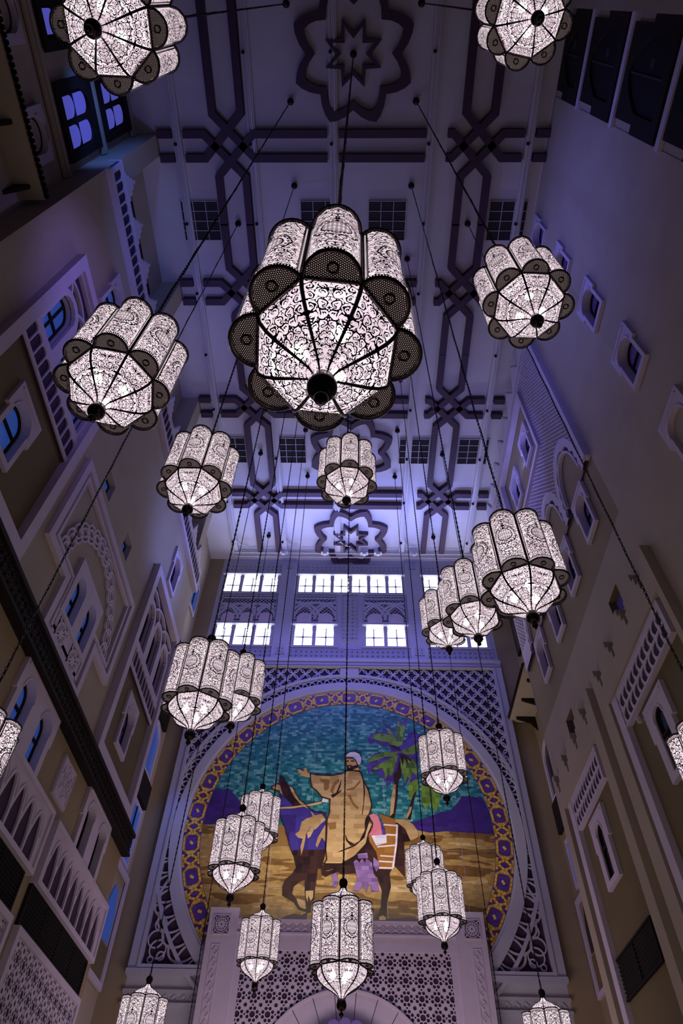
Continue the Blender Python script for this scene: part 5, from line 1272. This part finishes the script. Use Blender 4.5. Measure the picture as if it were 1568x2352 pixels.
# bowl and dome panels from profiles (corner radius, height)
BOWL = [(0.548, 0.865), (0.552, 0.80), (0.525, 0.72), (0.465, 0.64), (0.375, 0.57), (0.27, 0.51), (0.18, 0.46), (0.115, 0.42), (0.085, 0.38), (0.072, 0.33)]
DOME = [(0.53, 2.075), (0.50, 2.15), (0.44, 2.22), (0.35, 2.285), (0.24, 2.335), (0.155, 2.375), (0.10, 2.42), (0.075, 2.475), (0.068, 2.52)]
def prof(P):
    r = np.array([q[0] for q in P]); z = np.array([q[1] for q in P]); s = np.concatenate([[0], np.cumsum(np.hypot(np.diff(r), np.diff(z)))])
    return r, z, s
def panel(P, seedscale, bulge, cell):
    r, z, s = prof(P); Ls = s[-1]; c8, s8 = math.cos(PI/8), math.sin(PI/8)
    rnd = random.Random(4); seeds = []; y = 0.045
    while y < Ls-0.02:
        hw = np.interp(y, s, r)*s8; rad = max(0.022, min(0.043, hw*0.32))*seedscale; n = max(1, int(hw/(rad*1.85)+0.35))
        for i in range(n): seeds.append(((i+0.52)*hw/n, y+rnd.uniform(-.3, .3)*rad+(rad*0.5 if i % 2 else 0), rad*rnd.uniform(.95, 1.12), rnd.choice((-1, 1)), rnd.uniform(0, 6.28)))
        y += rad*1.75
    def fn(a, y):
        hw = np.interp(y, s, r)*s8; X = np.abs(a)*hw
        wv = 0.0056*np.clip(hw/0.14, 0.45, 1.0); F = scrolls(X, y, seeds, 0.0046)-(0.0056-wv)*0.6; F = np.where(hw-X < 0.010*np.clip(hw/0.1, 0.3, 1), 0.01, F); F = np.where((y < 0.010) | (y > Ls-0.01), 0.01, F)
        return F
    def mp(a, y, w):
        rr = np.interp(y, s, r); zz = np.interp(y, s, z); return (rr*c8+bulge*(1-a*a)*rr, a*rr*s8, zz)
    return field_mesh(fn, -1, 1, 0, Ls, cell/(r.max()*s8), mp, hy=cell)
ME['bowl_panel'] = mesh_of(panel(BOWL, 1.0, 0.05, 0.0064), 'bowl_panel', M['metal'])
ME['dome_panel'] = mesh_of(panel(DOME, 0.9, 0.05, 0.009), 'dome_panel', M['metal'])
# perforated half-disc base of each lobe
def base_fn(x, y):
    R = np.hypot(x, y); p = 0.0165
    hx = ((x/p+np.floor(y/(p*0.87)) % 2*0.5) % 1-0.5)*p; hz = ((y/(p*0.87)) % 1-0.5)*p*0.87
    F = np.hypot(hx, hz)-0.0042
    rr = np.hypot(x-0.085, y); F = np.where(rr < 0.046, np.where(rr < 0.028, F, 0.01), F)
    F = np.where((R > LR-0.014) | (x < 0.012), 0.01, F)
    return np.where((R > LR) | (x < -0.002), -0.01, F)
mbb = field_mesh(base_fn, -0.004, LR+0.004, -LR-0.004, LR+0.004, 0.0036, lambda x, y, w: (AP+x, y, np.full_like(x, ZB+0.006)))
ME['lobe_base'] = mesh_of(mbb, 'lobe_base', M['metal'])
mb = MB(); mb.lathe([(0.046, 0.0), (0.044, -0.012), (0.034, -0.018), (0.029, -0.010)], 14, (AP+0.085, 0, ZB+0.008)); ME['rosette_boss'] = mesh_of(mb, 'rosette_boss', M['metal'], True)
# cap of each lobe
mb = MB(); pts = [(AP+LR*math.cos(a), LR*math.sin(a), ZT) for a in [-PI/2+PI*i/14 for i in range(15)]]; mb.add(pts+[(0.30, 0, ZT+0.03)], [tuple(range(15))+(15,)])
ME['lobe_cap'] = mesh_of(mb, 'lobe_cap', M['metal'])
# rims, corner bars, ribs
for z, r_, nm in ((ZB, 0.017, 'lobe_rim'), (ZT, 0.012, 'top_rim')):
    mb = MB(); mb.tube([(AP+LR*math.cos(a), LR*math.sin(a), z) for a in [-PI/2+PI*i/14 for i in range(15)]], r_, 5); ME[nm] = mesh_of(mb, nm, M['metal'], True)
mb = MB(); mb.tube([(AP, -HS, ZB), (AP, HS, ZB)], 0.016, 5); ME['base_bar'] = mesh_of(mb, 'base_bar', M['metal'], True)
mb = MB()
mb.tube([(RC, 0, ZB), (RC, 0, ZT)], 0.016, 5)
ME['corner_bar'] = mesh_of(mb, 'corner_bar', M['metal'], True)
mb = MB(); r, z, s = prof(BOWL); mb.tube([(a, 0, b_) for a, b_ in BOWL], 0.011, 5, radii=[0.017, 0.017, 0.017, 0.016, 0.015, 0.013, 0.011, 0.010, 0.008, 0.007]); ME['rib'] = mesh_of(mb, 'rib', M['metal'], True)
mb = MB(); mb.tube([(a, 0, b_) for a, b_ in DOME], 0.008, 5); ME['dome_rib'] = mesh_of(mb, 'dome_rib', M['metal'], True)
# finials
mb = MB(); mb.lathe([(0.0, 0.0), (0.010, 0.012), (0.012, 0.03), (0.022, 0.045), (0.046, 0.062), (0.050, 0.088), (0.036, 0.112), (0.018, 0.122), (0.018, 0.138), (0.055, 0.150), (0.088, 0.175), (0.106, 0.215), (0.106, 0.255), (0.092, 0.295), (0.088, 0.33), (0.078, 0.335)], 18)
ME['finial'] = mesh_of(mb, 'finial', M['metal'], True)
mb = MB(); mb.lathe([(0.070, 2.50), (0.078, 2.53), (0.100, 2.57), (0.105, 2.62), (0.088, 2.67), (0.045, 2.705), (0.02, 2.72), (0.0, 2.725)], 12); ME['crown_ball'] = mesh_of(mb, 'crown_ball', M['metal'], True)
mb = MB(); mb.tube([(0.055*math.cos(a), 0, 2.765+0.055*math.sin(a)) for a in [2*PI*i/14 for i in range(14)]], 0.013, 6, closed=True); ME['hanging_ring'] = mesh_of(mb, 'hanging_ring', M['metal'], True)
# diffuser shell just inside the metal, and bulbs
mb = MB(); IN = 0.016
def lob_ring(z, k=7):
    out = []
    for i in range(8):
        t = i*PI/4
        for j in range(k):
            a = -PI/2+PI*j/(k-1); x = AP+(LR-IN)*math.cos(a); y = (LR-IN)*math.sin(a)
            out.append((x*math.cos(t)-y*math.sin(t), x*math.sin(t)+y*math.cos(t), z))
    return out
A_, B_ = lob_ring(ZB+0.03), lob_ring(ZT-0.01); n = len(A_)
mb.add(A_+B_, [(i, (i+1) % n, (i+1) % n+n, i+n) for i in range(n)])
def shell(P, off):
    vs = []; fs = []
    for r_, z_ in P:
        for j in range(8):
            a = PI/8+j*PI/4; vs.append(((r_-off)*math.cos(a), (r_-off)*math.sin(a), z_))
    for i in range(len(P)-1):
        for j in range(8): fs.append((i*8+j, i*8+(j+1) % 8, (i+1)*8+(j+1) % 8, (i+1)*8+j))
    return vs, fs
mb.add(*shell([q for q in BOWL[:-1]], IN)); mb.add(*shell(DOME[:-1], IN))
ME['diffuser'] = mesh_of(mb, 'diffuser', M['diffuser'])
mb = MB()
A_ = lob_ring(ZB+0.030); mb.add(A_+[(AP*math.cos(i*PI/4)*0.98, AP*math.sin(i*PI/4)*0.98, ZB+0.030) for i in range(8)], [tuple([i*7+j for j in range(7)]+[n+i]) for i in range(8)])
ME['base_diffuser'] = mesh_of(mb, 'base_diffuser', M['base_glow'])
mb = MB(); mb.lathe([(0.0, -0.072), (0.05, -0.052), (0.07, 0.0), (0.05, 0.052), (0.018, 0.08), (0.018, 0.13)], 10); ME['bulb'] = mesh_of(mb, 'bulb', M['bulb'], True)

def chain_mesh(Lc, near):
    mb = MB(); z0 = 2.80; z = z0
    if near:   # real oval links for the nearer chains
        k = 0; lk = 0.085
        while z < Lc:
            a = (k % 2)*PI/2; pts = []
            for i in range(8):
                t = 2*PI*i/8; u = 0.020*math.cos(t); pts.append((u*math.cos(a), u*math.sin(a), z+0.5*lk+0.048*math.sin(t)))
            mb.tube(pts, 0.0075, 4, closed=True); z += lk*0.86; k += 1
        mb.tube([(0.018, 0, z0)]+[(0.02*math.cos(q*0.9), 0.02*math.sin(q*0.9), z0+0.3*q) for q in range(1, int((Lc-z0)/0.3))]+[(0, 0, Lc)], 0.010, 5)
    else:
        for ph in (0, PI):
            N = int((Lc-z0)/0.055); mb.tube([(0.014*math.cos(ph+i*0.9), 0.014*math.sin(ph+i*0.9), z0+0.055*i) for i in range(N)]+[(0, 0, Lc)], 0.0125, 4)
    return mb
mb = MB(); mb.lathe([(0.0, -0.20), (0.05, -0.19), (0.13, -0.13), (0.16, -0.05), (0.16, 0.04), (0.10, 0.14), (0.10, 0.33)], 14); ME['ceiling_canopy'] = mesh_of(mb, 'ceiling_canopy', M['metal'], True)

def lantern(ax, ay, tip, phase, label, near=False, pos=None):
    """ax, ay: ceiling anchor; tip: height of the finial tip; phase: 0 a lobe faces the camera, 22.5 a corner does"""
    P = Vector(pos) if pos else Vector((ax, ay, tip)); A = Vector((ax, ay, 35.7))
    root = empty('pendant_lantern', P, label=label, category='lantern', group='pierced metal lanterns hung over the hall')
    d = (A-P); q = Vector((0, 0, 1)).rotation_difference(d.normalized()); az = math.atan2(-P.y, 0.16-P.x)
    root.rotation_mode = 'QUATERNION'; from_z = Matrix.Rotation(az+math.radians(phase), 4, 'Z').to_quaternion(); root.rotation_quaternion = q @ from_z
    for i in range(8):
        lobe = inst('lobe', ME['lobe_panel'], root, rz=i*PI/4)
        for nm in ('lobe_base', 'lobe_rim', 'top_rim', 'base_bar', 'lobe_cap', 'rosette_boss'): inst(nm, ME[nm], lobe)
        inst('corner_bar', ME['corner_bar'], lobe, rz=PI/8)
        bowl = inst('bowl_panel', ME['bowl_panel'], root, rz=i*PI/4); inst('rib', ME['rib'], bowl, rz=PI/8)
        dome = inst('dome_panel', ME['dome_panel'], root, rz=i*PI/4); inst('dome_rib', ME['dome_rib'], dome, rz=PI/8)
    for nm in ('diffuser', 'base_diffuser', 'finial', 'crown_ball', 'hanging_ring'): inst(nm, ME[nm], root)
    for i in range(3):
        a = i*2*PI/3+0.5; inst('bulb', ME['bulb'], root, (0.20*math.cos(a), 0.20*math.sin(a), 0.74))
    ch = chain_mesh(d.length, near); ch.build('chain', M['rope'], root)
    inst('ceiling_canopy', ME['ceiling_canopy'], root, (0, 0, d.length))
    return root
I_, O_ = 2.93, 5.95
LAN = [
 (0, 2.09, 3.73, 0, 'largest lit lantern, hanging closest in the centre of the picture', True, BIGPOS),
 (-I_, 0.30, 9.18, 8, 'lantern seen from below at the top left corner, cut by the upper edge', True, None),
 (I_, 0.30, 12.36, 5, 'lantern seen from below at the top right corner, cut by the upper edge', False, None),
 (-I_, 3.90, 6.56, 18, 'large lantern hanging in front of the left facade at mid height', True, None),
 (I_, 3.90, 9.37, -8, 'large lantern on the right just above the pierced screen', True, None),
 (-I_, 7.50, 9.22, 22.5, 'lantern left of centre, below the closest lantern and over the left parapet', False, None),
 (I_, 7.50, 6.61, -6, 'largest lantern of the overlapping row at middle right', True, None),
 (-I_, 11.08, 6.78, 20, 'front lantern of the overlapping pair at lower middle left', False, None),
 (I_, 11.08, 9.26, -4, 'middle lantern of the overlapping row at middle right', False, None),
 (-I_, 14.65, 9.32, 14, 'rear lantern of the overlapping pair at lower middle left', False, None),
 (I_, 14.65, 11.91, 10, 'smallest lantern of the overlapping row at middle right', False, None),
 (-I_, 18.20, 6.61, 22.5, 'front lantern of the pair hanging over the horse head in the mural', False, None),
 (I_, 18.20, 9.37, 22.5, 'single lantern hanging in front of the palm at the right of the mural', False, None),
 (-I_, 21.75, 9.20, 20, 'rear lantern of the pair hanging over the horse head in the mural', False, None),
 (I_, 21.75, 6.77, 2, 'front lantern of the pair at lower right of the mural', False, None),
 (-I_, 25.35, 6.68, 20, 'lantern hanging over the left part of the white portal', False, None),
 (I_, 25.35, 9.20, 8, 'rear lantern of the pair at lower right of the mural', False, None),
 (0, 9.25, 11.82, 6, 'small lantern in the centre just below the closest one, against the far ceiling', False, None),
 (0, 16.35, 3.92, 16, 'lantern at the bottom centre, in front of the portal arch', False, None),
 (-O_, 9.30, 3.95, 15, 'lantern cut by the left edge of the picture', True, None),
 (O_, 9.30, 3.95, 15, 'lantern cut by the right edge of the picture', True, None),
 (-O_, 23.55, 3.93, 20, 'lantern at the bottom left corner region, its lower half out of frame', False, None),
 (O_, 23.55, 3.80, 20, 'lantern at the bottom right corner region, its lower half out of frame', False, None),
]
for a in LAN: lantern(a[0], a[1], a[2], a[3], a[4], a[5], a[6])
# two more lanterns hang low over the far bays; only their chains cross the picture
for s in (-1, 1):
    lantern(s*O_, 30.68, 3.9-2.0, 12, 'far %s lantern whose thin chain crosses the mural border, lantern below the frame' % ('left' if s < 0 else 'right'))
